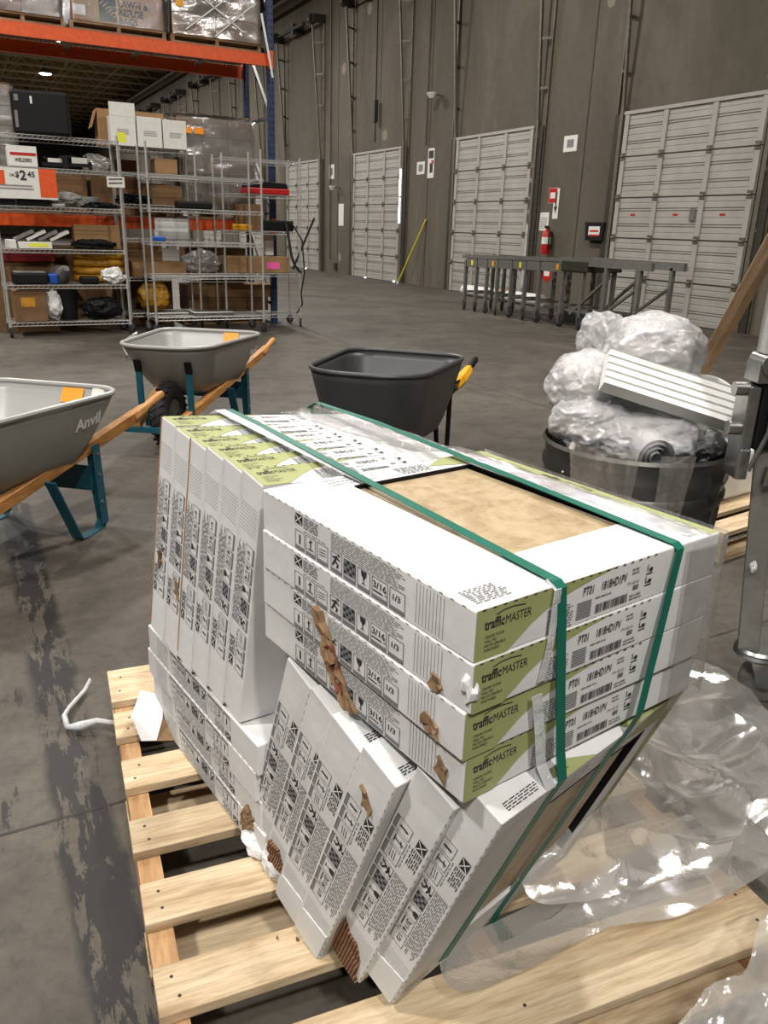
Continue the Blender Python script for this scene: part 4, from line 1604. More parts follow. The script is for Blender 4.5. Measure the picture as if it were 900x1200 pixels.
wad((1.80, 1.735, 0.935), 0.14, 1, (1.12, 0.95, 0.78), 'wad of clear plastic wrap on top of the trash can, above the foam plank', 0.11)
wad((1.615, 1.795, 0.83), 0.115, 2, (1.05, 1.0, 0.9), 'bulging wad of clear wrap hanging over the left rim of the trash can', 0.11)
wad((1.60, 1.73, 0.735), 0.12, 3, (1.2, 0.9, 0.75), 'lower wad of clear wrap sagging at the left rim of the trash can', 0.13)
wad((1.70, 1.86, 0.95), 0.085, 4, (0.8, 0.8, 1.1), 'small peaked wad of clear wrap behind the others on the trash can', 0.2)
wad((1.71, 1.64, 0.70), 0.155, 6, (1.2, 1.0, 0.55), 'wad of clear wrap filling the mouth of the trash can under the foam', 0.13)
wad((1.86, 1.58, 0.69), 0.075, 7, (1.0, 0.9, 0.7), 'small wad of clear wrap at the right rim of the trash can', 0.22)
# rolled end of wrap
b_ = MB()
for k, rr in enumerate((0.052, 0.04, 0.028, 0.016)):
    pts = [(rr * math.cos(a), rr * math.sin(a), 0) for a in [2 * math.pi * i / 20 for i in range(20)]]
    b_.add([(x, 0.0, y) for x, y, z in pts] + [(x * 0.96 + 0.02, 0.16, y * 0.96 + 0.02) for x, y, z in pts], [(i, (i + 1) % 20, 20 + (i + 1) % 20, 20 + i) for i in range(20)])
o = b_.build('wrap_roll', M['wad'], None, 'all')
o.matrix_world = Matrix.Translation((1.575, 1.46, 0.70)) @ Matrix.Rotation(math.radians(-20), 4, 'Z')
tag(o, 'loosely rolled tube of clear wrap poking over the front rim of the trash can', 'plastic wrap')
# wrap hanging down the can
b_ = MB()


def hang(a0, wd, z0, z1, seed):
    def f(u, v):
        a = a0 + (u - 0.5) * wd * (1 - 0.35 * v)
        z = z0 + (z1 - z0) * v
        r_ = 0.275 - 0.05 * v + 0.014 * ridge(Vector((a * 8, z * 3, seed)), 1.0, 3)
        return (r_ * math.cos(a), r_ * math.sin(a), z)
    return f


for i, (a0, wd, z1, lb) in enumerate(((math.radians(-152), 0.7, 0.25, 'sheet of clear wrap trailing down the left side of the trash can'), (math.radians(-112), 0.34, 0.32, 'narrow strip of clear wrap hanging down the front of the trash can'), (math.radians(-62), 0.3, 0.5, 'short strip of clear wrap over the right front rim of the trash can'))):
    o = MB().grid(hang(a0, wd, 0.72, z1, i), 24, 40).build('wrap_strip', M['film'], None, 'all', fixn=False)
    o.location = (CX, CY, 0)
    tag(o, lb, 'plastic wrap', 'strips of clear wrap hanging on the trash can')
# thin white stick poking out
tag(MB().cyl((1.44, 1.66, 0.62), (1.53, 1.72, 0.75), 0.008, 6).build('white_stick', M['white_plastic']), 'thin white stick poking out left of the trash can', 'stick')
# foam plank with grooves
FM = MB()
prof = []
L_, W_, H_ = 0.40, 0.12, 0.045
nG = 5
pts = []
for k in range(nG):
    y = -W_ / 2 + k * W_ / nG
    pts += [(y, H_), (y + W_ / nG * 0.72, H_), (y + W_ / nG * 0.78, H_ - 0.012), (y + W_ / nG * 0.94, H_ - 0.012)]
pts += [(W_ / 2, H_), (W_ / 2, 0), (-W_ / 2, 0)]
FM.prism([(-L_ / 2, y, z) for y, z in pts], (L_, 0, 0))
fo = FM.build('foam_plank', M['foam'], bevel=0.002)
p0, p1 = Vector((1.575, 1.70, 0.885)), Vector((1.885, 1.505, 0.785))
dx = (p1 - p0).normalized()
nz = Vector((-0.15, -0.72, 0.62))
nz = (nz - dx * nz.dot(dx)).normalized()
ny = nz.cross(dx)
fo.matrix_world = basis((p0 + p1) / 2 + Vector((0.0, -0.01, 0.0)), dx, ny, nz)
tag(fo, 'white ribbed foam plank lying across the trash can', 'foam')
fo2 = MB().grid(lambda u, v: (0.16 * math.cos(u * 2.2 - 0.2), 0.13 * math.sin(u * 2.2 - 0.2), 0.05 * v + 0.02 * math.sin(u * 5)), 24, 5).build('foam_strip', M['foam'], None, True, solid=0.006)
fo2.location = (1.80, 1.60, 0.80)
tag(fo2, 'thin curled strip of white foam behind the foam plank', 'foam')


# ------------------------------------------------------------------ steel stand at the right edge
def caster(parent, c, r, mat_w, fork=True, rot=0.0, name='caster'):
    m = MB()
    w = r * 0.55
    m.M = Matrix.Translation(c) @ Matrix.Rotation(rot, 4, 'Z')
    m.lathe([(r * 0.35, -w * 0.4), (r * 0.8, -w * 0.42), (r * 0.97, -w * 0.3), (r, 0), (r * 0.97, w * 0.3), (r * 0.8, w * 0.42), (r * 0.35, w * 0.4)], 24, (0, 0, r), 'Y')
    cs = m.build(name, mat_w, parent, True)
    h = MB()
    h.M = m.M
    h.lathe([(0.001, -w * 0.45), (r * 0.42, -w * 0.44), (r * 0.42, w * 0.44), (0.001, w * 0.45)], 16, (0, 0, r), 'Y')
    h.build('hub', M['steel'], cs, True)
    if fork:
        f = MB()
        f.M = m.M
        for s_ in (-1, 1):
            f.prism([(-r * 0.2, s_ * w * 0.62, r * 0.75), (r * 0.25, s_ * w * 0.62, r * 0.75), (r * 0.75, s_ * w * 0.62, r * 2.12), (-r * 0.25, s_ * w * 0.62, r * 2.12)], (0, s_ * w * 0.1, 0))
        f.box(-r * 0.28, -w * 0.72, r * 2.08, r * 0.78, w * 0.72, r * 2.16)
        f.cyl((r * 0.25, 0, r * 2.16), (r * 0.25, 0, r * 2.45), r * 0.42, 16)
        f.build('fork', M['steel'], cs, False)
    return cs


SX, SY = 1.903, 1.249
t = thing('rolling_steel_stand', 'rolling steel stand with a square post and a caster, cut by the right edge', 'stand', (SX, SY, 0), math.radians(-27.75))
caster(t, (0.0, 0.0, 0.0), 0.07, plain('grey_rubber', rgb(96, 94, 90), 0.6), True, math.radians(160))
lean = Vector((-0.06, 0.0, 0.6))
pb = Vector((-0.065, 0.0, 0.175))
MB().lathe([(0.001, 0.148), (0.062, 0.148), (0.066, 0.155), (0.062, 0.163), (0.066, 0.17), (0.06, 0.178), (0.001, 0.178)], 24, (-0.035, 0.0, 0)).build('swivel_plate', M['steel'], t, True)
MB().bar(pb, pb + lean, 0.055, 0.055, (0.4, 1, 0)).build('post', M['grey_steel'], t, bevel=0.003)
crumple('tape_scrap', M['white_band'], t, tuple(pb + lean * 0.42 + Vector((-0.02, -0.03, 0))), 0.011, 3, 0.4, 4, 3, (0.8, 0.8, 1.3))
XO = -0.205
MB().box(XO, -0.03, 0.67, XO + 0.03, 0.05, 0.91).box(XO + 0.002, -0.034, 0.67, XO + 0.03, 0.0, 0.75).build('bracket_plate', M['steel'], t, bevel=0.004)
MB().box(XO + 0.032, -0.035, 0.75, XO + 0.09, 0.05, 0.935).build('slide_block', M['black'], t, bevel=0.004)
MB().box(XO + 0.09, -0.03, 0.70, XO + 0.24, 0.05, 0.95).build('rail_block', M['steel'], t, bevel=0.004)
for (x, z) in ((XO + 0.04, 0.965), (XO + 0.115, 0.965)):
    m = MB()
    m.lathe([(0.001, -0.045), (0.028, -0.045), (0.028, 0.04), (0.001, 0.04)], 16, (x, 0, z), 'Y')
    m.box(x - 0.03, -0.04, z - 0.045, x + 0.03, 0.04, z)
    lug = m.build('lug', M['steel'], t, True)
    MB().cyl((x, -0.058, z), (x, -0.044, z), 0.013, 6).build('bolt', M['dark_steel'], lug)
for z in (0.90, 0.80):
    MB().cyl((XO - 0.03, -0.005, z), (XO + 0.005, -0.005, z), 0.018, 12).build('knob', M['steel'], t, True)
MB().tube([(XO + 0.06, -0.045, 0.92), (XO + 0.055, -0.05, 0.8), (XO + 0.02, -0.055, 0.70)], 0.006, 6).build('lever', M['steel'], t, True)
MB().bar((XO + 0.07, -0.04, 0.685), (XO + 0.25, -0.04, 0.67), 0.02, 0.05).build('lower_clamp', M['steel'], t, bevel=0.003)
rl = MB()
rl.box(XO + 0.02, 0.0, 0.99, XO + 0.2, 0.02, 1.75)
rl.box(XO + 0.02, -0.025, 0.99, XO + 0.035, 0.02, 1.75)
rl.box(XO + 0.1, -0.025, 0.99, XO + 0.11, 0.02, 1.75)
rl.build('upright_rail', plain('pale_aluminium', rgb(188, 188, 184), 0.45, 0.2), t)

# plank leaning behind the can
p0, p1 = Vector((3.3, 3.12, 0.03)), Vector((2.32, 1.77, 1.32))
d = (p1 - p0)
ln = d.length
pk = MB().box(0, -0.045, -0.02, ln, 0.045, 0.02).build('leaning_plank', M['pale_pine'], bevel=0.003)
dx = d.normalized()
ny = Vector((0.55, -0.25, 0.75))
ny = (ny - dx * ny.dot(dx)).normalized()
pk.matrix_world = basis(p0, dx, ny, dx.cross(ny))
tag(pk, 'rough pine plank leaning up to the right behind the trash can', 'plank')


# ------------------------------------------------------------------ generic small pallet
def small_pallet(loc, rz, w, d, label, mat='old_wood', group=None, n=6, h=0.13):
    t = thing('wood_pallet', label, 'pallet', loc, rz, group)
    for i in range(n):
        bw = d / n * 0.72
        y = i * (d - bw) / (n - 1)
        MB().box(0, y, h - 0.018, w, y + bw, h).build('deck_board', M[mat], t)
    for x in (0, w / 2 - 0.02, w - 0.04):
        MB().box(x, 0.002, 0.018, x + 0.04, d - 0.002, h - 0.018).build('stringer', M[mat], t)
    for y in (0, d / 2 - 0.05, d - 0.1):
        MB().box(0, y, 0, w, y + 0.1, 0.018).build('bottom_board', M[mat], t)
    return t


small_pallet((2.62, 2.02, 0), math.radians(8), 1.0, 0.9, 'pine pallet on the floor behind the steel stand', 'pine', n=6)
t = thing('wrapped_bundle', 'white wrapped bundle standing on the pallet behind the steel stand', 'bundle', (2.72, 2.28, 0.131), math.radians(8))
MB().box(0, 0, 0, 0.5, 0.4, 0.22).build('bundle_body', M['white_plastic'], t, bevel=0.02)
MB().box(-0.004, 0.05, -0.0, 0.504, 0.35, 0.225).build('wrap', M['rackfilm'], t, bevel=0.02)

# ------------------------------------------------------------------ pallet rack
RK = thing('pallet_rack', 'tall pallet rack with orange beams and navy perforated uprights', 'rack', (0, 0, 0))


def rack_post(x, y, h=5.2):
    m = MB()
    w, d = 0.075, 0.07
    m.box(x - w / 2, y - d / 2, 0, x + w / 2, y + d / 2, h)
    m.box(x - 0.09, y - 0.07, 0, x + 0.09, y + 0.07, 0.01)
    z = 0.15
    while z < h - 0.1:
        for xx in (-0.02, 0.02):
            m.box(x + xx - 0.007, y - d / 2 - 0.0006, z, x + xx + 0.007, y - d / 2 + 0.001, z + 0.022, 1)
        m.box(x + w / 2 - 0.001, y - 0.008, z, x + w / 2 + 0.0006, y + 0.008, z + 0.022, 1)
        z += 0.075
    return m.build('upright', [M['navy'], M['black']], RK)


RX, RYF, RYB = 3.79, 10.62, 11.6
for x in (RX, 0.12):
    rack_post(x, RYF)
    rack_post(x, RYB)
    z = 0.25
    k = 0
    while z < 4.6:
        MB().bar((x, RYF, z), (x, RYB, z), 0.035, 0.035).build('cross_brace', M['grey_steel'], RK)
        MB().bar((x, RYF, z), (x, RYB, z + 1.0), 0.035, 0.035).build('diagonal_brace', M['grey_steel'], RK)
        z += 1.15
for z0 in (3.11, 1.17):
    for y in (RYF - 0.03, RYB + 0.03):
        m = MB()
        m.box(0.16, y - 0.025, z0, RX - 0.03, y + 0.025, z0 + 0.13)
        m.box(0.16, y - 0.027, z0 + 0.128, RX - 0.03, y + 0.012, z0 + 0.135)
        bm_ = m.build('beam', M['orange'], RK)
        for xx in (0.13, RX - 0.01):
            MB().box(xx - 0.03, y - 0.045, z0 - 0.03, xx + 0.03, y - 0.026 if y < 11 else y + 0.045, z0 + 0.17).build('beam_plate', M['orange'], bm_)
wd_ = MB()
for i in range(70):
    x = 0.2 + i * 0.0505
    wd_.bar((x, RYF, 0), (x, RYB, 0), 0.004, 0.004)
for i in range(12):
    y = RYF + i * 0.088
    wd_.bar((0.2, y, 0.004), (3.72, y, 0.004), 0.004, 0.004)
wm = wd_.mesh('wire_deck', M['chrome'])
for z in (3.25, 1.31):
    share(wm, 'wire_deck', RK, (0, 0, z))['kind'] = 'stuff'
for x in (0.7, 1.5, 2.3, 3.1):
    for z in (3.2, 1.26):
        MB().box(x, RYF, z, x + 0.05, RYB, z + 0.03).build('deck_support', M['grey_steel'], RK)


def film_shell(w, d, h, seed, amp=0.02, mat='rackfilm'):
    m = MB()

    def side(u, v):
        s = u * 2 * (w + d)
        z = v * h
        if s < w:
            p, n_ = Vector((s, 0, z)), Vector((0, -1, 0))
        elif s < w + d:
            p, n_ = Vector((w, s - w, z)), Vector((1, 0, 0))
        elif s < 2 * w + d:
            p, n_ = Vector((2 * w + d - s, d, z)), Vector((0, 1, 0))
        else:
            p, n_ = Vector((0, 2 * (w + d) - s, z)), Vector((-1, 0, 0))
        return p + n_ * (0.012 + amp * ridge(Vector((p.x * 2 + seed, p.y * 2, p.z * 6)), 1.2, 3))
    m.grid(side, 90, 26)
    m.grid(lambda u, v: (u * w, v * d, h + 0.012 + amp * ridge(Vector((u * 3 + seed, v * 3, 1)), 1.3, 3)), 20, 16)
    return m


def boxes_in_load(t, w, d, h, nx, nz, mats, seed):
    rnd = random.Random(seed)
    for i in range(nx):
        for k in range(nz):
            m = MB().box(i * w / nx + 0.004, 0.004, k * h / nz, (i + 1) * w / nx - 0.004, d - 0.004, (k + 1) * h / nz - 0.004)
            m.build('carton', M[rnd.choice(mats)], t, bevel=0.006)


for i, (x, w, lb) in enumerate(((0.55, 0.86, 'rack pallet under the wrapped goods at the far left of the upper beam'), (1.46, 1.06, 'rack pallet under the lawn bag carton on the upper beam'), (2.58, 1.1, 'rack pallet under the film-wrapped bags on the upper beam'))):
    small_pallet((x, 10.62, 3.257), 0, w, 0.95, lb, 'old_wood', 'pallets on the upper rack beam', 5, 0.085)
t = thing('wrapped_load', 'film-wrapped goods on the upper rack, cut by the top left corner', 'pallet load', (0.58, 10.63, 3.345), group='wrapped loads on the rack')
boxes_in_load(t, 0.8, 0.9, 0.9, 2, 2, ['kraft', 'kraft_dark'], 1)
film_shell(0.8, 0.9, 0.9, 1).build('wrap', M['rackfilm'], t, 'all')
t = thing('lawn_bag_carton', 'large cardboard carton printed LAWN & REFUSE BAGS, wrapped in film on the upper rack', 'carton', (1.50, 10.63, 3.345))
MB().box(0, 0, 0, 1.0, 0.9, 0.85).build('carton_body', M['kraft'], t, bevel=0.008)
m = MB()
f_ = V(0, -0.0015, 0)
for k, (s_, z) in enumerate((('LAWN &', 0.185), ('REFUSE', 0.1), ('BAGS', 0.015))):
    m.text(s_, V(0.5, -0.003, z), V(1, 0, 0), V(0, 0, 1), 0.1, 0.03, sx=0.85)
m.build('lettering', M['ink'], t, fixn=False)
MB().box(0.29, -0.002, 0.03, 0.475, 0, 0.25).build('logo_square', M['ink'], t)
m = MB()
for k in range(6):
    a, b2 = 0.30 + 0.028 * k, 0.09 + 0.03 * k
    m.bar((a, -0.003, 0.19 - 0.024 * k), (a + 0.04, -0.003, 0.225 - 0.024 * k), 0.001, 0.012, (0, 0, 1))
m.build('logo_slats', M['kraft'], t)
MB().box(0.02, -0.003, 0.06, 0.14, 0, 0.16).build('shipping_label', M['paper'], t)
film_shell(1.0, 0.9, 0.85, 4, 0.012).build('wrap', M['film'], t, 'all')
t = thing('wrapped_load', 'film-wrapped load of pale bags next to the navy upright on the upper rack', 'pallet load', (2.60, 10.63, 3.345), group='wrapped loads on the rack')
boxes_in_load(t, 1.06, 0.9, 0.9, 2, 4, ['greybag', 'fillgoods', 'kraft'], 5)
film_shell(1.06, 0.9, 0.9, 7, 0.03).build('wrap', M['rackfilm'], t, 'all')
MB().box(0.05, -0.03, 0.28, 0.14, -0.025, 0.37).build('yellow_label', M['yellow'], t)
m = MB()
for (a, b2, c, e) in ((0.15, 0.05, 0.75, 0.5), (0.2, 0.5, 0.85, 0.1), (0.5, 0.02, 1.0, 0.42)):
    m.bar((a, -0.045, b2), (c, -0.045, e), 0.004, 0.014)
m.build('twine', M['white_plastic'], t)
tag(MB().ribbon([(3.66, 10.53, 3.66), (3.70, 10.5, 3.4), (3.75, 10.5, 3.15), (3.78, 10.5, 2.98)], (0.014, 0, 0), 0.002).build('film_tail', M['white_plastic']), 'white film tail hanging beside the navy upright', 'plastic film')
# wrapped pallets on the lower beam
small_pallet((2.58, 10.66, 1.318), 0, 1.0, 0.9, 'pallet on the lower rack beam under the tall wrapped load', 'old_wood', None, 5, 0.11)
t = thing('wrapped_load', 'tall film-wrapped load of cartons behind the wire shelving, on the lower beam', 'pallet load', (2.60, 10.68, 1.43), group='wrapped loads on the rack')
boxes_in_load(t, 0.96, 0.86, 1.04, 3, 5, ['kraft', 'fillgoods', 'kraft_dark'], 9)
film_shell(0.96, 0.86, 1.05, 11, 0.035).build('wrap', M['rackfilm'], t, 'all')
for xx in (0.06, 0.21):
    MB().box(xx, -0.045, 0.86, xx + 0.11, -0.04, 0.93).build('orange_label', M['sticker'], t)
small_pallet((0.2, 10.66, 1.318), 0, 1.0, 0.9, 'pallet on the lower rack beam behind the black case', 'old_wood', None, 5, 0.11)
t = thing('wrapped_load', 'brown wrapped stack of flat goods behind the black case', 'pallet load', (0.2, 10.68, 1.43), group='wrapped loads on the rack')
for k in range(12):
    MB().box(0, 0, k * 0.1, 0.58, 0.85, k * 0.1 + 0.092).build('slab', M['kraft_dark' if k % 2 else 'fillgoods'], t)
film_shell(0.58, 0.85, 1.2, 14, 0.02).build('wrap', M['rackfilm'], t, 'all')


# ------------------------------------------------------------------ wire shelving
def shelf_mesh(w, d):
    m = MB()
    for z in (0.0, -0.035):
        m.tube([(0, 0, z), (w, 0, z), (w, d, z), (0, d, z)], 0.0042, 5, closed=True)
    for y in (0.0, d):
        n_ = int(w / 0.05)
        for i in range(n_):
            x = i * w / n_
            m.bar((x, y, -0.035), (x + w / n_ * 0.8, y, 0.0), 0.004, 0.004)
    n_ = int(w / 0.03)
    for i in range(1, n_):
        x = i * w / n_
        m.bar((x, 0, 0.0), (x, d, 0.0), 0.0035, 0.0035)
    for y in (d * 0.33, d * 0.66):
        m.bar((0, y, -0.006), (w, y, -0.006), 0.006, 0.006)
    return m.mesh('wire_shelf', M['chrome'])


def wire_rack(x0, y0, w, d, levels, hgt, label, rz=0.0):
    t = thing('wire_shelving', label, 'shelving', (x0, y0, 0), rz, 'chrome wire shelving units in front of the rack')
    sm = shelf_mesh(w, d)
    for z in levels:
        share(sm, 'wire_shelf', t, (0, 0, z))
    for (x, y) in ((0, 0), (w, 0), (0, d), (w, d)):
        m = MB().tube([(x, y, 0.13), (x, y, hgt)], 0.0125, 8)
        for z in levels:
            m.tube([(x, y, z - 0.045), (x, y, z + 0.012)], 0.019, 8)
        m.build('post', M['chrome'], t, True)
        caster(t, (x, y, 0), 0.05, M['rubber'], True, random.uniform(0, 3))
    return t


wire_rack(0.44, 9.78, 1.28, 0.45, (0.16, 0.56, 0.935, 1.37, 1.755, 2.07), 2.12, 'chrome wire shelving unit at the far left, black case on top')
wire_rack(1.80, 10.14, 0.86, 0.42, (0.2, 0.62, 1.06, 1.44, 1.78, 2.05), 2.1, 'chrome wire shelving unit with white boxes on its top shelf')
wire_rack(1.99, 9.62, 1.31, 0.46, (0.2, 0.67, 1.04, 1.40, 1.75), 2.08, 'nearly empty chrome wire shelving unit standing in front of the others')
wire_rack(2.98, 10.12, 1.0, 0.40, (0.155, 0.67, 1.18, 1.61, 2.01), 2.06, 'chrome wire shelving unit at the right end holding the red case')


def slab_item(name, label, cat, x0, x1, y0, y1, z0, z1, mat, bevel=0.006, rz=0.0, group=None):
    t = thing(name, label, cat, (x0, y0, z0), rz, group)
    MB().box(0, 0, 0, x1 - x0, y1 - y0, z1 - z0).build('body', M[mat], t, bevel=bevel)
    return t


def carton_item(label, x0, x1, y0, y1, z0, z1, mat='kraft', rz=0.0, open_=False, group=None, name='cardboard_box'):
    t = thing(name, label, 'box', (x0, y0, z0), rz, group)
    w, d, h = x1 - x0, y1 - y0, z1 - z0
    if open_:
        m = MB()
        th = 0.006
        m.box(0, 0, 0, w, d, th).box(0, 0, th, w, th, h).box(0, d - th, th, w, d, h).box(0, th, th, th, d - th, h).box(w - th, th, th, w, d - th, h)
        m.build('body', M[mat], t)
        m = MB()
        m.prism([(0, 0, h), (0, d, h), (-0.07, d, h - 0.2), (-0.07, 0, h - 0.2)], (0.004, 0, 0))
        m.build('flap', M[mat], t)
    else:
        MB().box(0, 0, 0, w, d, h).build('body', M[mat], t, bevel=0.004)
        MB().box(0, d / 2 - 0.025, h, w, d / 2 + 0.025, h + 0.001).build('tape', M['kraft_dark'], t)
    return t


# -- left unit
t = thing('black_case', 'black boxy case with white handles on top of the left shelving unit', 'case', (0.70, 9.82, 2.076), math.radians(-8))
MB().box(0, 0, 0, 0.56, 0.36, 0.42).build('case_shell', M['black'], t, bevel=0.03)
MB().box(0.03, -0.006, 0.06, 0.06, 0.0, 0.22).build('handle', M['grey_steel'], t)
MB().box(0.04, -0.006, 0.31, 0.08, 0.0, 0.37).build('latch', M['grey_steel'], t)
MB().box(0.19, -0.004, 0.29, 0.21, 0.0, 0.36).build('side_label', M['paper'], t)
t = thing('welder_box', 'small white box with a red band on the upper left shelf', 'box', (0.62, 9.80, 1.762))
MB().box(0, 0, 0, 0.28, 0.3, 0.2).build('body', M['paper'], t, bevel=0.004)
MB().box(0.02, -0.001, 0.105, 0.27, 0, 0.135).build('red_band', M['red'], t)
MB().text('WELDERS', V(0.06, -0.002, 0.045), V(1, 0, 0), V(0, 0, 1), 0.05, 0.03, sx=0.75).build('lettering', M['ink'], t, fixn=False)
t = thing('bar_clamp', 'black bar clamp with white paper lying on the upper left shelf', 'clamp', (0.95, 9.85, 1.765))
MB().bar((0, 0, 0.035), (0.5, 0, 0.045), 0.03, 0.035).box(0.2, -0.03, 0.01, 0.26, 0.03, 0.12).box(0.47, -0.03, 0.0, 0.5, 0.03, 0.08).build('bar', M['black'], t)
MB().tube([(0.02, 0.04, 0.11), (0.1, 0.06, 0.05), (0.2, 0.04, 0.12), (0.3, 0.06, 0.13), (0.42, 0.05, 0.11), (0.46, 0.05, 0.14)], 0.012, 6).build('cable', M['rubber'], t, True)
MB().box(0.3, 0.02, 0.06, 0.46, 0.04, 0.12).build('paper', M['paper'], t)
MB().box(0.06, 0.02, 0.06, 0.2, 0.04, 0.1).build('paper', M['paper'], t)
o = crumple('plastic_bag', M['rackfilm'], None, (0, 0, 0), 0.12, 21, 0.3, 5, 4, (1.2, 0.8, 0.7))
o.location = (1.52, 9.98, 1.85)
tag(o, 'clear plastic bag at the right end of the upper left shelf', 'plastic bag')
t = thing('price_sign', 'white and orange price sign reading $2.45 hung on the left shelving', 'sign', (0.36, 9.745, 1.445))
MB().box(0, 0, 0, 0.70, 0.008, 0.30).build('board', M['paper'], t)
MB().box(0.53, -0.002, 0.02, 0.70, 0, 0.30).build('orange_panel', M['orange'], t)
MB().box(0.0, -0.002, 0.13, 0.2, 0, 0.27).build('orange_corner', M['orange'], t)
m = MB()
m.text('OR', V(0.245, -0.003, 0.215), V(1, 0, 0), V(0, 0, 1), 0.035, 0.02)
m.text('$', V(0.30, -0.003, 0.21), V(1, 0, 0), V(0, 0, 1), 0.075, 0.03)
m.text('2', V(0.345, -0.003, 0.185), V(1, 0, 0), V(0, 0, 1), 0.13, 0.03)
m.text('45', V(0.42, -0.003, 0.215), V(1, 0, 0), V(0, 0, 1), 0.075, 0.02)
m.build('price_lettering', M['ink'], t, fixn=False)
m = MB()
dash_lines(m, V(0.12, -0.003, 0.09), V(1, 0, 0), V(0, 0, 1), 0, 0.36, 0, 2, 0.03, 3)
m.build('small_print', M['ink_grey'], t, fixn=False)
slab_item('black_tray', 'flat black tray under the price sign', 'tray', 0.48, 0.64, 9.80, 10.05, 1.377, 1.44, 'black', 0.01)
slab_item('black_tool_case', 'flat black tool case below the price sign', 'tool case', 0.66, 0.97, 9.80, 10.05, 1.377, 1.475, 'black', 0.014)
o = crumple('grey_bag', M['greybag'], None, (0, 0, 0), 0.12, 23, 0.3, 4, 4, (1.6, 0.9, 0.65))
o.location = (1.15, 9.95, 1.45)
tag(o, 'crumpled grey plastic bag right of the price sign', 'bag')
slab_item('steel_fitting', 'small shiny fitting in front of the crumpled grey bag', 'fitting', 1.0, 1.13, 9.79, 9.84, 1.377, 1.41, 'chrome', 0.008)
o = crumple('black_hose_pile', M['black'], None, (0, 0, 0), 0.07, 25, 0.5, 5, 4, (2.2, 1, 0.5))
o.location = (1.52, 9.92, 1.405)
tag(o, 'small heap of black parts at the right of the price sign shelf', 'parts')
t = thing('silver_box_stack', 'pale flat boxes fanned out on the middle left shelf', 'boxes', (0.62, 9.84, 0.942))
MB().box(0, 0, 0, 0.34, 0.3, 0.07).build('box', M['paper'], t, bevel=0.004)
MB().box(0.1, -0.001, 0.02, 0.3, 0, 0.055).build('box_label', M['lime'], t)
for k in range(4):
    m = MB().box(0, 0, 0, 0.22, 0.26, 0.03)
    o = m.build('catalogue', M['paper' if k % 2 else 'greybag'], t)
    o.location = (-0.02 + 0.12 * k, 0.06, 0.075 + 0.0 * k)
    o.rotation_euler = (0, math.radians(-25), 0)
slab_item('white_carton_small', 'small white carton at the left end of the middle shelf', 'box', 0.50, 0.60, 9.82, 10.0, 0.942, 1.03, 'paper', 0.004)
o = crumple('black_cloth', M['black'], None, (0, 0, 0), 0.09, 27, 0.35, 4, 4, (2.5, 1, 0.55))
o.location = (1.42, 9.95, 0.995)
tag(o, 'bundle of black cloth at the right of the middle left shelf', 'cloth')
slab_item('kraft_sheet', 'brown carton seen behind the black cloth on the middle shelf', 'box', 1.22, 1.72, 10.02, 10.2, 0.942, 1.2, 'kraft', 0.004)
t = thing('red_case', 'long dark red case behind the lower left shelf', 'case', (0.30, 10.30, 0.0))
MB().box(0, 0, 0.78, 0.72, 0.25, 0.93).build('case_shell', plain('dark_red', rgb(120, 14, 22), 0.5), t, bevel=0.01)
MB().box(0, 0.02, 0.0, 0.7, 0.25, 0.78).build('carton_under', M['kraft_dark'], t)
t = slab_item('tool_box', 'dark plastic tool box on the lower left shelf', 'tool box', 0.52, 0.88, 9.80, 10.05, 0.567, 0.69, 'black', 0.02)
MB().box(0.02, 0.02, 0.12, 0.34, 0.23, 0.135).build('lid', M['greybag'], t, bevel=0.006)
slab_item('blue_jar', 'bright blue plastic jar beside the dark tool box', 'jar', 0.89, 0.99, 9.86, 9.95, 0.567, 0.68, 'blue', 0.02)
t = thing('grey_funnel', 'grey cone-shaped funnel lying on the lower left shelf', 'funnel', (1.05, 9.93, 0.69))
m = MB().lathe([(0.0, -0.11), (0.11, -0.10), (0.115, -0.08), (0.03, 0.12), (0.0, 0.12)], 20)
o = m.build('cone', M['greybag'], t, True)
o.rotation_euler = (math.radians(60), math.radians(35), 0)
t = thing('yellow_hose_coil', 'coil of thick yellow hose behind the lower left shelf', 'hose', (1.5, 10.28, 0.56))
for k in range(4):
    MB().tube([(0.26 * math.cos(a), 0.16 * math.sin(a), 0.05 + 0.085 * k) for a in [2 * math.pi * i / 28 for i in range(28)]], 0.042, 10, closed=True).build('hose_turn', M['hose'], t, True)
o = crumple('white_bag', M['white_plastic'], None, (0, 0, 0), 0.085, 29, 0.3, 4, 4, (1.4, 0.8, 1.0))
o.location = (1.58, 9.88, 0.655)
tag(o, 'white plastic bag at the right end of the lower left shelf', 'bag')
slab_item('black_router', 'small black and chrome tool beside the white bag', 'tool', 1.22, 1.42, 9.82, 9.98, 0.567, 0.65, 'black', 0.02)
t = carton_item('brown carton with an orange label on the bottom left shelf', 0.50, 0.84, 9.84, 10.15, 0.168, 0.5, 'kraft_dark')
MB().box(0.08, -0.002, 0.16, 0.22, 0, 0.26).build('orange_label', M['hose'], t)
o = crumple('white_sack', M['white_plastic'], None, (0, 0, 0), 0.12, 31, 0.2, 4, 4, (0.8, 0.9, 1.35))
o.location = (0.92, 9.97, 0.33)
tag(o, 'white sack standing on the bottom left shelf', 'sack')
t = thing('black_bin', 'black plastic bin on the bottom left shelf', 'bin', (1.08, 9.98, 0.168))
MB().lathe([(0.0, 0.0), (0.09, 0.0), (0.115, 0.33), (0.105, 0.33), (0.085, 0.02)], 16).build('bin_body', M['black'], t, True)
o = crumple('dark_bag', M['black'], None, (0, 0, 0), 0.14, 33, 0.25, 4, 4, (1.5, 0.9, 0.9))
o.location = (1.45, 9.98, 0.29)
tag(o, 'dark bag slumped at the right of the bottom left shelf', 'bag')
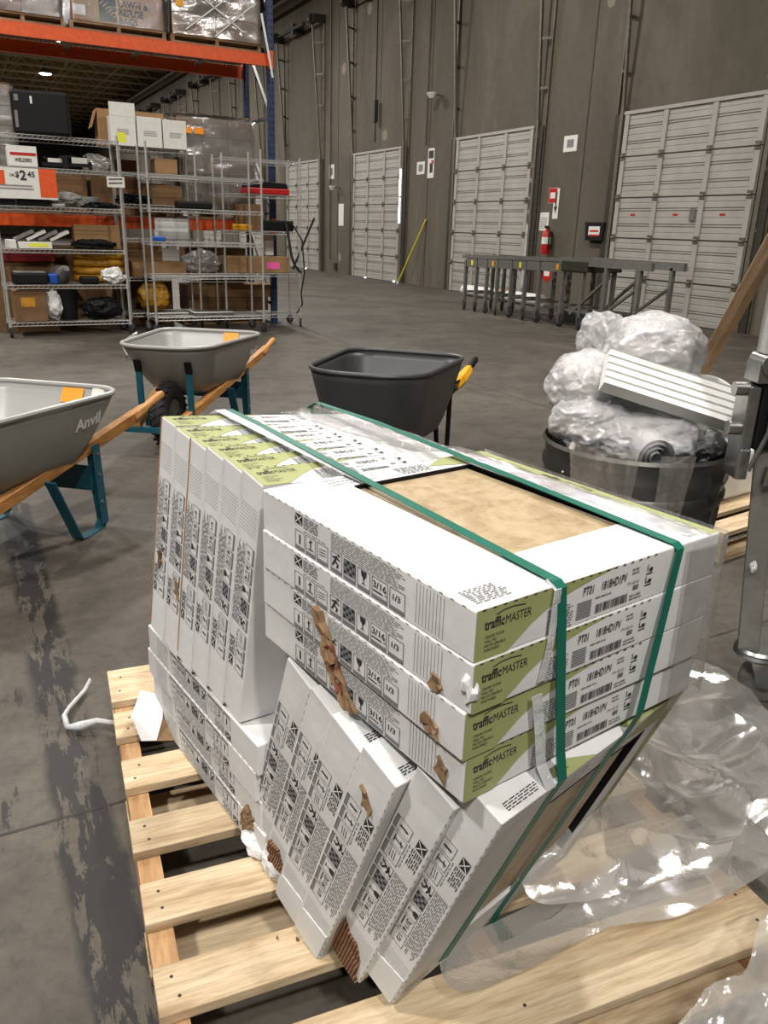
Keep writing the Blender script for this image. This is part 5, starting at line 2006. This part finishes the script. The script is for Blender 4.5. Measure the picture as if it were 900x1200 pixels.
t = thing('hanging_tag', 'white handwritten tag on the right post of the left shelving', 'tag', (1.58, 9.755, 1.60), math.radians(3))
MB().box(0, 0, 0, 0.19, 0.003, 0.11).build('card', M['paper'], t)
m = MB()
dash_lines(m, V(0.02, -0.001, 0.03), V(1, 0.0, 0.06), V(0, 0, 1), 0, 0.15, 0, 2, 0.04, 8)
m.build('handwriting', M['ink'], t, fixn=False)
t = slab_item('yellow_tag', 'yellow tag hanging at the end of the left top shelf', 'tag', 1.735, 1.82, 9.77, 9.776, 2.06, 2.16, 'lime', 0.001)
# -- unit with white boxes
carton_item('open brown carton behind the white boxes on the top shelf', 1.62, 2.36, 10.30, 10.56, 2.056, 2.44, 'kraft', 0, True)
for i, (x0, x1, z1, lb) in enumerate(((1.72, 2.0, 2.47, 'tall white box, leftmost of three, with one flap raised'), (2.015, 2.29, 2.37, 'white box in the middle of three on the top shelf'), (2.305, 2.57, 2.36, 'white box, rightmost of three on the top shelf'))):
    t = thing('white_box', lb, 'box', (x0, 10.11, 2.056), 0, 'white boxes on the top shelf')
    z1b = 2.36 if i == 0 else z1
    MB().box(0, 0, 0, x1 - x0, 0.17, z1b - 2.056).build('body', M['paper'], t, bevel=0.003)
    if i == 0:
        MB().box(0, -0.002, 0.3, x1 - x0, 0.002, 0.44).build('flap', M['paper'], t)
    m = MB()
    dash_lines(m, V(0.07, -0.0015, 0.12), V(1, 0, 0), V(0, 0, 1), 0, 0.15, 0, 3, 0.02, i)
    m.build('print', M['ink_grey'], t, fixn=False)
carton_item('brown carton on the shelf below the white boxes', 2.2, 2.46, 10.16, 10.4, 1.786, 1.95, 'kraft')
carton_item('second brown carton on the shelf below the white boxes, lower down', 2.15, 2.5, 10.16, 10.5, 1.446, 1.66, 'kraft_dark')
o = crumple('black_cable_heap', M['black'], None, (0, 0, 0), 0.1, 35, 0.5, 5, 4, (2.0, 0.9, 0.55))
o.location = (1.95, 10.3, 1.5)
tag(o, 'heap of black cable between the left two shelving units', 'cable')
slab_item('black_tool', 'long black tool with a white cap on the empty front shelving', 'tool', 2.32, 2.74, 9.72, 9.84, 1.406, 1.49, 'black', 0.02)
slab_item('white_board', 'white board standing on the shelf behind the front shelving', 'board', 2.16, 2.56, 10.18, 10.2, 1.066, 1.3, 'white_plastic', 0.003)
slab_item('blue_pack', 'small blue pack on the shelf of the front shelving', 'pack', 2.02, 2.17, 9.7, 9.8, 1.046, 1.10, 'blue', 0.01)
carton_item('long low brown carton at the left of the front shelving', 1.86, 2.5, 10.16, 10.5, 0.626, 0.80, 'kraft')
o = crumple('yellow_bag', M['hose'], None, (0, 0, 0), 0.18, 37, 0.2, 3, 4, (1.15, 0.8, 0.95))
o.location = (2.12, 10.34, 0.385)
tag(o, 'dull yellow bag on the bottom shelf behind the front shelving', 'bag')
o = crumple('clear_bag', M['rackfilm'], None, (0, 0, 0), 0.15, 39, 0.35, 5, 4, (1.5, 0.9, 0.8))
o.location = (2.75, 10.35, 0.80)
tag(o, 'crumpled clear plastic bags beside the carton with the pink label', 'plastic bag')
# -- goods stored under and behind the shelving
for i, (x0, x1, y0, y1, z0, z1, mt, lb) in enumerate((
        (0.2, 0.95, 10.7, 11.4, 0.0, 0.62, 'kraft_dark', 'big brown carton on the floor under the left end of the rack'),
        (1.0, 1.7, 10.72, 11.4, 0.0, 0.5, 'kraft', 'brown carton on the floor under the rack behind the yellow hose'),
        (1.02, 1.62, 10.75, 11.3, 0.51, 0.95, 'kraft_dark', 'brown carton stacked under the rack behind the yellow hose'),
        (1.75, 2.45, 10.75, 11.4, 0.0, 0.58, 'kraft_dark', 'brown carton on the floor under the rack behind the yellow bag'),
        (1.78, 2.35, 10.75, 11.4, 0.585, 1.05, 'kraft', 'brown carton stacked under the rack behind the white board'),
        (0.86, 1.5, 10.7, 11.3, 1.32, 1.78, 'kraft_dark', 'dark brown carton on the lower beam behind the left shelving'),
        (1.55, 2.1, 10.72, 11.3, 1.32, 1.95, 'kraft_dark', 'tall brown carton on the lower beam behind the white boxes'),
        (2.14, 2.52, 10.72, 11.2, 1.32, 1.7, 'kraft', 'small brown carton on the lower beam beside the tall wrapped load'),
        (2.72, 3.5, 10.9, 11.4, 0.52, 0.95, 'kraft_dark', 'brown carton lying on the flat cartons under the right rack bay'))):
    carton_item(lb, x0, x1, y0, y1, z0, z1, mt)
slab_item('metal_bin', 'low grey metal bin on the bottom shelf of the front shelving', 'bin', 2.45, 2.95, 9.72, 9.98, 0.206, 0.25, 'steel', 0.01)
slab_item('grey_pouch', 'grey pouch on the second shelf of the price sign unit', 'pouch', 1.3, 1.52, 9.98, 10.1, 1.377, 1.5, 'greybag', 0.03)
# -- right unit
t = carton_item('long brown carton with a bright pink label', 2.99, 3.84, 10.16, 10.45, 0.677, 0.875, 'kraft')
MB().box(0.55, -0.001, 0.05, 0.72, 0, 0.13).build('pink_label', M['pink'], t)
carton_item('long flat brown carton, upper of two on the bottom right shelf', 2.62, 3.86, 10.66, 11.1, 0.335, 0.50, 'kraft')
carton_item('long flat brown carton, lower of two on the bottom right shelf', 2.62, 3.72, 10.66, 11.1, 0.16, 0.33, 'kraft_dark')
small_pallet((2.55, 10.6, 0.0), 0, 1.1, 0.8, 'pallet on the floor under the rack with flat cartons on it', 'old_wood', None, 5, 0.12)
t = thing('red_tool_case', 'red and black power tool case on the right shelving unit', 'tool case', (3.3, 10.16, 1.617))
MB().box(0, 0, 0, 0.56, 0.3, 0.075).build('base_shell', M['red'], t, bevel=0.015)
MB().prism([(0.01, 0.01, 0.076), (0.55, 0.01, 0.076), (0.52, 0.01, 0.14), (0.06, 0.01, 0.155)], (0, 0.28, 0)).build('lid_shell', M['black'], t, bevel=0.01)
slab_item('dark_carton', 'small dark brown carton under the red tool case shelf', 'box', 3.2, 3.5, 10.2, 10.4, 1.187, 1.5, 'kraft_dark', 0.004)
slab_item('yellow_level', 'yellow handled tool on the right shelving unit', 'tool', 3.1, 3.35, 10.14, 10.18, 1.187, 1.26, 'yellow', 0.01)
t = thing('cable_coil', 'black air tools and dangling cable on the right shelving unit', 'cable', (3.7, 10.2, 1.187))
MB().box(-0.2, -0.03, 0, 0.22, 0.12, 0.13).build('tool_body', M['black'], t, bevel=0.02)
MB().tube([(0.1, -0.05, 0.1), (0.12, -0.1, -0.1), (0.15, -0.11, -0.3), (0.2, -0.11, -0.42), (0.28, -0.1, -0.5)], 0.017, 8).build('cable', M['rubber'], t, True)
MB().tube([(0.18, -0.05, 0.1), (0.3, -0.1, -0.1), (0.33, -0.11, -0.5), (0.28, -0.11, -0.75), (0.3, -0.1, -0.9), (0.24, -0.05, -1.02)], 0.01, 8).build('cable', M['rubber'], t, True)
slab_item('white_rolls', 'pale paper roll leaning under the right shelving unit shelf', 'roll', 3.62, 3.74, 10.45, 10.5, 0.88, 1.17, 'paper', 0.01)

# ------------------------------------------------------------------ roller conveyor by the doors
CV = thing('roller_conveyor', 'grey expandable roller conveyor on casters in front of the dock doors', 'conveyor', (0, 0, 0))
ys = [11.75, 11.42, 11.12, 10.82, 10.45, 10.1, 9.76, 9.22, 8.8]
XF, XB = 7.6, 8.15


def zt(y):
    return 0.86 + (11.9 - y) * 0.022


for i, y in enumerate(ys):
    for x in (XF, XB):
        m = MB()
        m.bar((x, y, 0.19), (x, y, zt(y) - 0.05), 0.055, 0.04, (0, 1, 0))
        m.build('leg', M['grey_steel'], CV)
        cs = caster(CV, (x, y, 0), 0.08, M['rubber'], True, random.uniform(-0.5, 0.5) + 1.2)
    MB().bar((XF, y, 0.3), (XB, y, 0.3), 0.03, 0.03).build('crossbar', M['grey_steel'], CV)
    if i < len(ys) - 1:
        y2 = ys[i + 1]
        for x in (XF, XB):
            m = MB()
            m.box(x - 0.02, y2, zt(y) - 0.16, x + 0.02, y - 0.03, zt(y) - 0.02)
            m.build('side_plate', M['grey_steel'], CV, bevel=0.004)
        if i % 2 == 0:
            MB().box(XF - 0.026, y2 + 0.1, zt(y) - 0.13, XF - 0.02, y2 + 0.15, zt(y) - 0.05).build('yellow_tag', M['yellow' if i % 4 else 'lime'], CV)
m = MB()
m.bar((XF, 11.85, zt(11.85)), (XF, 8.7, zt(8.7)), 0.05, 0.05)
m.build('front_rail', M['grey_steel'], CV)
MB().bar((XB, 11.85, zt(11.85)), (XB, 8.7, zt(8.7)), 0.05, 0.05).build('back_rail', M['grey_steel'], CV)
for k in range(34):
    y = 11.8 - k * 0.092
    share(bpy.data.meshes.get('roller') or MB().cyl((XF + 0.03, 0, 0), (XB - 0.03, 0, 0), 0.022, 8).mesh('roller', M['steel']), 'roller', CV, (0, y, zt(y) + 0.005))
# end section with braced frames
for x in (XF, XB):
    MB().box(x - 0.03, 7.55, zt(8) - 0.09, x + 0.03, 9.3, zt(8) + 0.01).build('end_rail', M['grey_steel'], CV)
    for y in (8.35, 7.75):
        MB().bar((x, y, 0.12), (x, y, zt(8) - 0.06), 0.06, 0.05, (0, 1, 0)).build('leg', M['grey_steel'], CV)
        caster(CV, (x, y, 0), 0.055, M['rubber'], True, 1.0)
    MB().bar((x, 8.35, 0.25), (x, 7.75, zt(8) - 0.3), 0.04, 0.03).build('brace', M['grey_steel'], CV)
    MB().bar((x, 8.35, zt(8) - 0.25), (x, 9.0, 0.2), 0.04, 0.03).build('brace', M['grey_steel'], CV)
    MB().bar((x, 9.1, 0.25), (x, 7.75, 0.25), 0.035, 0.03).build('stretcher', M['grey_steel'], CV)
MB().box(XF - 0.04, 8.7, zt(8) - 0.17, XB + 0.04, 9.25, zt(8) - 0.03).build('motor_box', M['dark_steel'], CV, bevel=0.01)
t = thing('wrapped_tube', 'pale wrapped tube lying on the floor by the dock door', 'tube', (9.35, 11.9, 0.11))
MB().tube([(0, 0, 0), (0.0, 0.9, 0), (0.02, 2.6, 0)], 0.11, 14).build('tube_body', M['white_plastic'], t, True)
MB().tube([(0, 1.0, 0), (0, 1.25, 0)], 0.114, 14).build('tape_band', M['kraft'], t, True)

# ------------------------------------------------------------------ things on the dock wall
def wall_card(name, label, cat, y, z, w, h, fn=None, th=0.006):
    t = thing(name, label, cat, (WX - th, y, z))
    MB().box(0, -w / 2, -h / 2, th, w / 2, h / 2).build('sheet', M['paper'], t)
    if fn:
        fn(t, w, h)
    return t


def picto(col, fx=0.5):
    def f(t, w, h):
        MB().box(-0.001, -w * fx / 2, -h * fx / 2, 0, w * fx / 2, h * fx / 2).build('pictogram', M[col], t)
    return f


wall_card('wall_sign', 'small white sign with a grey square high on the wall right of the extinguisher door', 'sign', 12.12, 2.76, 0.36, 0.26, picto('ink_grey', 0.5))
wall_card('wall_sign', 'white sign with a grey square right of the yellow pole door', 'sign', 17.41, 2.61, 0.36, 0.27, picto('ink_grey', 0.55))
t = wall_card('wall_sign', 'tall white and black sign with a red mark beside the white square sign', 'sign', 16.95, 2.69, 0.28, 0.62)
MB().box(-0.001, -0.11, 0.1, 0, 0.11, 0.26).build('black_heading', M['ink'], t)
MB().box(-0.001, -0.09, -0.2, 0, 0.05, 0.0).build('black_figure', M['ink'], t)
MB().box(-0.0015, -0.12, -0.02, 0, -0.02, 0.06).build('red_mark', M['red'], t)
wall_card('wall_sign', 'white sign with a grey square between the two farthest doors', 'sign', 22.55, 2.75, 0.34, 0.38, picto('ink_grey', 0.5))
wall_card('wall_notice', 'blank white notice low between the two farthest doors', 'notice', 21.87, 1.6, 0.34, 0.58)
t = wall_card('fire_sign', 'red and white fire sign above the extinguisher', 'sign', 12.47, 1.92, 0.24, 0.26)
MB().box(-0.001, -0.115, -0.125, 0, 0.115, 0.125).build('red_field', M['red'], t)
MB().box(-0.002, -0.07, -0.05, 0, 0.07, 0.05).build('white_field', M['paper'], t)
t = wall_card('arrow_sign', 'narrow white sign with a black arrow pointing down to the extinguisher', 'sign', 12.36, 1.78, 0.15, 0.52)
m = MB()
m.poly([(-0.002, 0.02, 0.2), (-0.002, 0.02, -0.05), (-0.002, 0.05, -0.05), (-0.002, 0.0, -0.18), (-0.002, -0.05, -0.05), (-0.002, -0.02, -0.05), (-0.002, -0.02, 0.2)])
m.build('arrow', M['ink'], t, fixn=False)
t = wall_card('wall_notice', 'white printed notice left of the fire extinguisher', 'notice', 12.66, 1.47, 0.26, 0.32)
m = MB()
dash_lines(m, V(-0.001, 0.1, -0.12), V(0, -1, 0), V(0, 0, 1), 0, 0.2, 0, 7, 0.03, 5)
m.build('print', M['ink_grey'], t, fixn=False)
t = thing('fire_extinguisher', 'red fire extinguisher hung on the wall between the dock doors', 'fire extinguisher', (WX - 0.11, 12.41, 0.9))
MB().lathe([(0.0, 0.0), (0.075, 0.0), (0.082, 0.02), (0.082, 0.34), (0.06, 0.4), (0.025, 0.42), (0.025, 0.45), (0.0, 0.45)], 20).build('cylinder', M['red'], t, True)
MB().box(-0.02, -0.05, 0.45, 0.02, 0.05, 0.48).box(-0.015, -0.01, 0.48, 0.015, 0.07, 0.5).build('valve', M['black'], t)
MB().tube([(0, -0.05, 0.46), (-0.02, -0.1, 0.4), (-0.02, -0.1, 0.15), (-0.02, -0.09, 0.08)], 0.013, 8).build('hose', M['black'], t, True)
MB().lathe([(0.083, 0.18), (0.083, 0.3)], 20).build('label', M['paper'], t)
MB().box(0.08, -0.03, 0.1, 0.11, 0.03, 0.4).build('bracket', M['dark_steel'], t)
t = thing('red_round_tag', 'round red and white tag on the wall below the extinguisher', 'tag', (WX - 0.005, 12.44, 0.55))
MB().cyl((0, 0, 0), (0.005, 0, 0), 0.14, 20).build('disc', M['red'], t)
MB().box(-0.001, -0.08, -0.04, 0, 0.08, 0.05).build('white_field', M['paper'], t)
t = thing('dock_control', 'black angled control box with a red and white label beside the near door', 'control box', (WX - 0.1, 11.16, 1.31))
MB().prism([(0.1, -0.22, -0.14), (0.1, 0.2, -0.14), (0.1, 0.25, 0.16), (0.1, -0.25, 0.16)], (-0.1, 0, 0)).build('housing', M['black'], t, bevel=0.01)
MB().box(-0.002, -0.15, -0.05, 0, 0.13, 0.09).build('label', M['paper'], t)
MB().box(-0.003, -0.12, 0.0, 0, 0.1, 0.03).build('red_stripe', M['red'], t)
MB().box(-0.003, -0.15, -0.07, 0, 0.1, -0.04).build('red_stripe', M['red'], t)
for (y, z, r_, lb) in ((16.6, 4.0, 0.13, 'white dock lamp fixture high on the wall above the yellow pole'), (21.95, 2.29, 0.1, 'white bell-shaped fixture between the two farthest doors')):
    t = thing('wall_fixture', lb, 'fixture', (WX, y, z))
    MB().tube([(0, 0, 0.02), (-0.2, 0.04, 0.04)], 0.02, 8).build('arm', M['grey_steel'], t)
    MB().lathe([(0.0, -0.05), (r_ * 0.5, -0.05), (r_, 0.05), (r_ * 0.9, 0.06), (0.0, 0.04)], 16, (-0.22, 0.05, 0), 'Z').build('shade', M['white_plastic'], t, True)
pl_ = MB().tube([(WX - 0.42, 17.60, 0.01), (WX - 0.02, 17.03, 1.50)], 0.022, 8)
pl_.tube([(WX - 0.42, 17.60, 0.01), (WX - 0.40, 17.575, 0.08)], 0.026, 8, m=1)
tag(pl_.build('yellow_pole', [plain('yellow_green', rgb(190, 180, 40), 0.5), M['white_plastic']], None, True), 'yellow pole leaning on the wall between two dock doors', 'pole')
t = thing('wall_outlet', 'small dark outlet box low on the wall between the two farthest doors', 'outlet', (WX - 0.05, 22.2, 0.12))
MB().box(0, -0.08, 0, 0.05, 0.08, 0.16).build('box_body', M['dark_steel'], t)
for (y, z0, z1) in ((22.6, 0.4, 8.4), (17.2, 3.1, 8.4)):
    tag(MB().tube([(WX - 0.03, y, z0), (WX - 0.03, y, z1)], 0.018, 6).build('conduit', M['track']), 'thin steel conduit running up the wall beside the door at %s' % ('the far end' if y > 20 else 'the yellow pole'), 'conduit')
tag(MB().box(8.1, 9.2, 0.0, 9.2, 9.75, 0.14).build('dock_plate', M['dark_steel'], bevel=0.01), 'low dark dock plate on the floor behind the conveyor end', 'dock plate')

# ------------------------------------------------------------------ loose poly sheet beside and in front of the load
def sheet_z(x, y):
    """rough height of what the sheet lies on"""
    q = ML.inverted() @ Vector((x, y, 0))
    on_pal = 0.145 if (x < 1.24 and y > 0.62) else 0.006
    d = max(0.0, q.x - 0.43)
    # tented up against the right end of the load
    tent = 0.44 * math.exp(-(d / 0.2) ** 2) * max(0.0, min(1.0, (q.x - 0.26) / 0.17)) * smooth01((q.y - 0.04) / 0.36) * max(0.0, min(1.0, (0.75 - q.y) / 0.25))
    return on_pal, tent


def poly_sheet(name, outline, res, seed, label, amp=0.05, lift=0.0, tent_on=True, mat='sheet'):
    """star-shaped outline, meshed from its middle outwards so the edge stays clean"""
    P = [Vector((p[0], p[1], 0)) for p in outline]
    n_ = len(P)
    c = sum(P, Vector()) / n_

    def edge(t):
        f = t * n_
        i = int(f) % n_
        w = f - int(f)
        a, b, d, e = P[i - 1], P[i], P[(i + 1) % n_], P[(i + 2) % n_]
        return 0.5 * ((2 * b) + (d - a) * w + (2 * a - 5 * b + 4 * d - e) * w * w + (3 * b - a - 3 * d + e) * w ** 3)

    def fn(u, v):
        q = c + (edge(u % 1.0) - c) * v
        x, y = q.x, q.y
        base, tent = sheet_z(x, y)
        s_ = 0.0
        for dx_, dy_ in ((0.05, 0), (-0.05, 0), (0, 0.05), (0, -0.05), (0, 0)):
            s_ += sheet_z(x + dx_, y + dy_)[0]
        base = max(base, s_ / 5)
        r_ = ridge(Vector((x * 2.2 + seed, y * 2.2 - seed, seed * 0.7)), 1.2, 2)
        r2 = ridge(Vector((x * 0.9 + y * 3.6 + seed, x * 1.4 - y * 0.8, seed)), 2.0, 2)
        z = base + (tent if tent_on else 0) + lift + amp * (r_ + 0.55) * 0.75 + amp * 0.4 * (r2 + 0.4)
        return (x, y, max(z, base + 0.002))
    m = MB().grid(fn, 220, res)
    o = m.build(name, M[mat], None, 'all', fixn=False)
    tag(o, label, 'plastic sheet', 'loose clear plastic sheets around the pallet')
    return o


poly_sheet('plastic_sheet', [(0.70, 0.77), (0.80, 0.72), (0.92, 0.70), (1.02, 0.68), (1.16, 0.74), (1.3, 0.82), (1.42, 0.95), (1.46, 1.1), (1.38, 1.3), (1.2, 1.42), (1.0, 1.36), (0.86, 1.2), (0.82, 0.98), (0.72, 0.86)], 70, 2.0, 'crumpled clear plastic sheet heaped on the pallet right of the load', 0.075)
poly_sheet('plastic_sheet', [(1.15, 0.72), (1.35, 0.70), (1.66, 0.95), (1.78, 1.1), (1.83, 1.38), (1.66, 1.42), (1.5, 1.38), (1.36, 1.2), (1.2, 0.98)], 60, 5.0, 'pale plastic sheet spread on the floor right of the pallet', 0.035, 0.012, False)
poly_sheet('plastic_sheet', [(0.52, 0.72), (0.62, 0.70), (0.8, 0.70), (1.0, 0.665), (1.18, 0.68), (1.3, 0.74), (1.25, 0.86), (1.05, 0.82), (0.85, 0.80), (0.66, 0.80), (0.55, 0.80)], 40, 8.0, 'strip of clear plastic lying over the front board of the pallet', 0.03, 0.004, False)


def near_fn(u, v):
    v = v * max(0.06, min(1.0, 0.35 + 0.7 * u + 0.12 * math.sin(9 * u) + 0.04 * math.sin(23 * u)))
    x = 0.70 + u * 0.42
    y = 0.44 + v * 0.13 + 0.03 * u
    z = 0.10 + 0.16 * math.sin(v * 2.4) * (0.35 + 0.65 * u) + 0.05 * ridge(Vector((x * 7, y * 7, 4.0)), 1.4, 4)
    return (x, y, z)


o = MB().grid(near_fn, 70, 34).build('plastic_sheet', M['sheet'], None, 'all', fixn=False)
tag(o, 'crinkled clear plastic at the bottom right corner in front of the pallet', 'plastic sheet', 'loose clear plastic sheets around the pallet')
